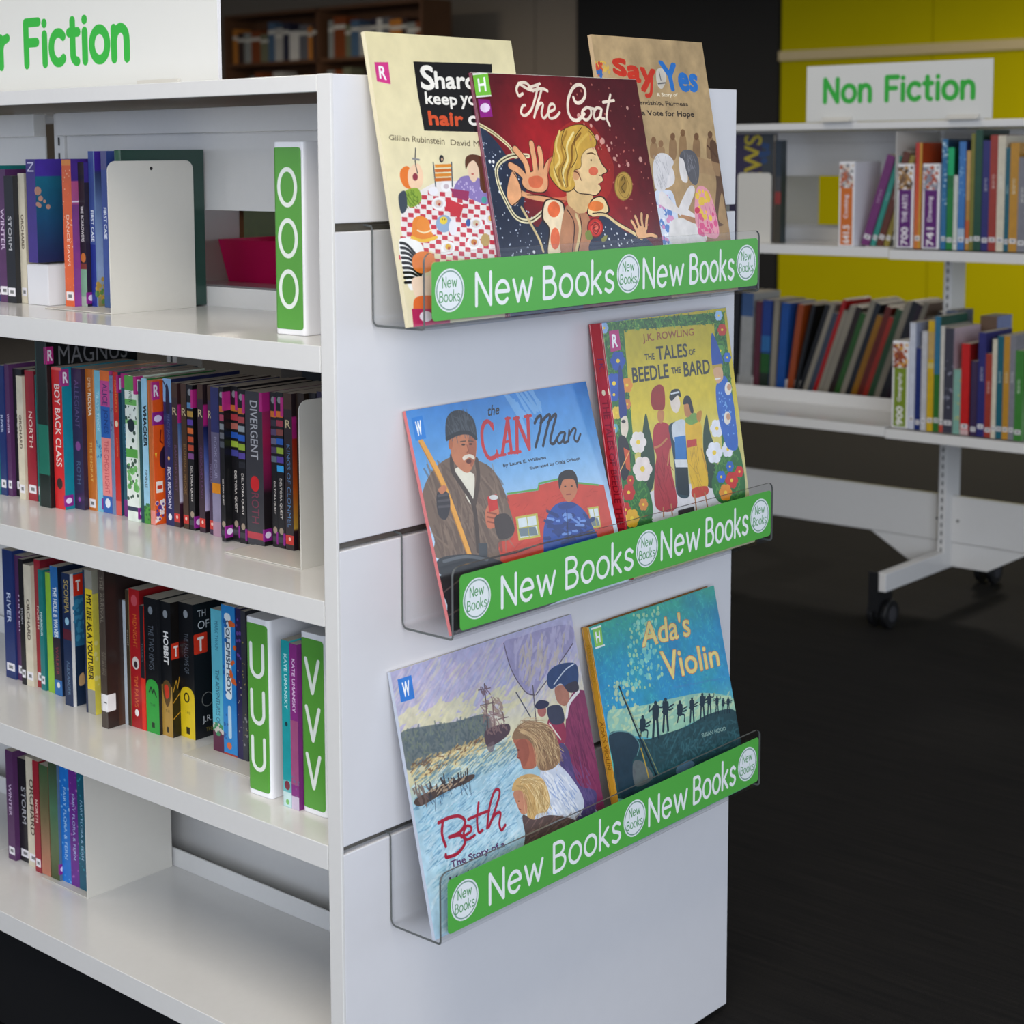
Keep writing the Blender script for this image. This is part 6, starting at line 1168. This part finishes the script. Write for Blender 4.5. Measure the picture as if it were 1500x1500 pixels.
# lower shelf, front side
dbox('white marker box with green panel reading 900 on the lowest shelf', .875, .826, .243, '#748a1e', 'Geography', '900', ('#7a2c14', '#a84a1c', '#d8a03c'), z=ZL)
for q in (('white book standing right of the box reading 900', .824, .806, .297, '#c4c8d4', '#9aa4c0', []),
 ('navy book between two white ones on the lowest shelf', .805, .789, .228, '#1c2c6a', '#1c2450', []),
 ('pale grey-white book left of the yellow one', .788, .771, .275, '#bcbcc0', '#a4a4a8', []),
 ('yellow book on the lowest shelf of the mobile unit', .7695, .751, .305, '#c8a418', '#a8841c', [('b', .1, .35, '#b89a5c'), ('b', .38, .43, '#c8b878')]),
 ('dark green and teal book on the lowest shelf', .7505, .733, .318, '#2c6a28', '#1c4a40', [('b', .0, .5, '#2c6c8c')]),
 ('white book with red foot on the lowest shelf', .7325, .721, .293, '#c8c4bc', '#88847c', [('b', .93, 1, '#b84a3c')]),
 ('charcoal and pale pink book right of the red-footed one', .7205, .694, .288, '#3c3c48', '#b8a4ac', [('x', 14, .3, .8, '#8a8c9c', 3)]),
 ('teal and cream book left of the bright red one', .6925, .672, .177, '#7ca89a', '#5c8a7c', [('x', 10, .1, .8, '#c8b860', 2)]),
 ('bright red book on the lowest shelf of the mobile unit', .6715, .647, .249, '#c01c1c', '#8a1818', [('b', .94, 1, '#c8a8a8')]),
 ('violet-black book right of the bright red one', .6425, .625, .203, '#3c2c4c', '#2c2038', [])):
    bb(q[0], XB+.012, q[1], q[2], ZL, q[3], q[4], q[5], list(q[6])+([WL] if q[3] > .2 else []))
run(ZL, .624, 'past the violet-black one on the lowest shelf of the mobile unit', (.2, .3), 6)
bb('tall blue-grey book standing behind the front row of the lowest shelf', XB+.18, .8, .765, ZL, .32, '#5a6478', '#4c5668', [], dep=.095)
bb('brown-topped book standing behind the red one on the lowest shelf', XB+.18, .70, .65, ZL, .31, '#6a5444', '#7480a8', [], dep=.095)
# books on the far side of the mobile unit, seen over the back rail (fore-edges or covers this way)
XF = XB+.47
far = [  # label, y of right bottom corner, thickness, height, colour, lean, fore-edge?
 ('black book at the left end of the far side row', 1.675, .02, .31, '#1a1a1e', 2, 0), ('white thick book with blue top on the far side', 1.622, .044, .31, '#a6a6a4', 2, 2),
 ('maroon book on the far side of the lowest shelf', 1.590, .022, .285, '#5c2434', 2, 0), ('blue book with green foot on the far side', 1.553, .034, .29, '#1c3c88', 2, 3),
 ('cream fore-edge of a hardback on the far side', 1.53, .02, .29, '#7c766c', 3, 1), ('royal blue book on the far side next to an orange one', 1.496, .03, .285, '#154c98', 4, 0), ('burnt orange book on the far side', 1.465, .021, .285, '#9c4418', 8, 0), ('black book between the burnt orange one and the leaning row', 1.449, .013, .29, '#18181a', 13, 0)]
pal2 = [('black', '#1c1c1e', 0), ('grey-edged', '#6c6a66', 1), ('slate', '#3c4454', 0), ('scarlet', '#ac1414', 0), ('cream-edged', '#8c8678', 1), ('silver-edged', '#7c7c80', 1), ('dark brown', '#2a1c16', 0), ('forest green', '#2c5c24', 0), ('putty-edged', '#7a7262', 1), ('inky', '#20242c', 0), ('mustard', '#9c6a10', 0), ('rust', '#6a2418', 0), ('tomato red', '#a83020', 0), ('moss', '#2c5030', 0), ('white-edged', '#a09c92', 1), ('anthracite', '#26262a', 0), ('aubergine', '#30222e', 0), ('taupe-edged', '#7e6a5c', 1), ('wine', '#481c18', 0), ('tan-edged', '#84705c', 1), ('dusky', '#2c2826', 0), ('olive-edged', '#6c6a50', 1)]
y = 1.447; r = random.Random(3)
for k, (n, c, e) in enumerate(pal2):
    t = r.uniform(.013, .021); y -= t/cos(radians(19))+.0006
    far.append(('%s book leaning in the row on the far side of the mobile unit' % n, y, t, r.uniform(.27, .33), c, 19, e))
for (lab, y, t, h, c, ln, e) in far:
    ops = []
    if e == 2: ops = [('b', 0, .25, '#3c5c8c'), ('X', 4, 0, .2, '#3c5c8c')]
    if e == 3: ops = [('b', .4, .58, '#2c6ca8'), ('b', .6, .82, '#1f5a20'), ('b', .82, 1, '#1c2c20')]
    if e == 1:
        b = book(lab, (XF+.16, y+t*cos(radians(ln)), ZL+.0004+t*sin(radians(ln))), t, .16, h, c, c, [], lean=-ln, yaw=180, ppm=.8, group='books on the far side of the mobile unit', pages=pages_mat('aged_pages', '#a49c8c'))
    else:
        b = book(lab, (XF, y, ZL+.0004), t, .16, h, c, c, ops, lean=ln, ppm=.8, group='books on the far side of the mobile unit')
for k, (yy, dd) in enumerate(((1.562, .2), (1.513, .2))):
    plate('%s pale plate seen through the gap of the mobile unit' % ('wider' if k == 0 else 'narrower'), XB+.50, yy, ZM, .22, dd)

# ------------------------------------------------------------------ bookcase far behind, against the back wall
NTH = 'first second third fourth fifth sixth seventh eighth ninth tenth eleventh twelfth thirteenth fourteenth fifteenth sixteenth seventeenth eighteenth nineteenth twentieth twenty-first twenty-second twenty-third twenty-fourth twenty-fifth'.split()+['last']*9
def far_case():
    b = thing('bookcase', 'tall brown bookcase far behind, above the near unit', 'bookcase', (9.0, 8.2, 0))
    WD = plain('walnut_veneer', '#5a3a22', .6, var=.25, scale=6)
    for y0 in (0, 1.2, 2.4): bx('side_panel', WD, 0, .35, y0, y0+.03, 0, 2.6, b)
    for z in (.1, .5, .9, 1.3, 1.72, 2.14, 2.57): bx('shelf', WD, .0, .35, .03, 2.4, z, z+.03, b)
    bx('back_panel', WD, .34, .35, .03, 2.4, .1, 2.6, b)
    r = random.Random(9); cols = ['#8a8c86', '#5c5c60', '#a8a49c', '#7a3c1c', '#b8742c', '#2c2c3c', '#6c6c54', '#3c2c28', '#c8c4bc', '#486078']
    nm = ['ash', 'iron grey', 'bone', 'chestnut', 'amber', 'midnight', 'khaki', 'umber', 'chalk', 'steel blue']
    for zi, z in (('lower', 1.75), ('upper', 2.17)):
        y = 8.25; k = 0
        while y < 10.5:
            t = r.uniform(.05, .14)
            if 9.37 < y+t < 9.46: y = 9.44; continue
            if y+t > 10.55: break
            c = cols[(k*7+3) % 10]
            bb('%s binder, %s from the near end, %s shelf of the far bookcase' % (nm[(k*7+3) % 10], NTH[k], zi), 9.03, y+t, y, z+.001, r.uniform(.24, .34), c, c, [('b', .2, .3, '#c8c4b8')], group='binders in the far bookcase'); y += t+.001; k += 1
far_case()
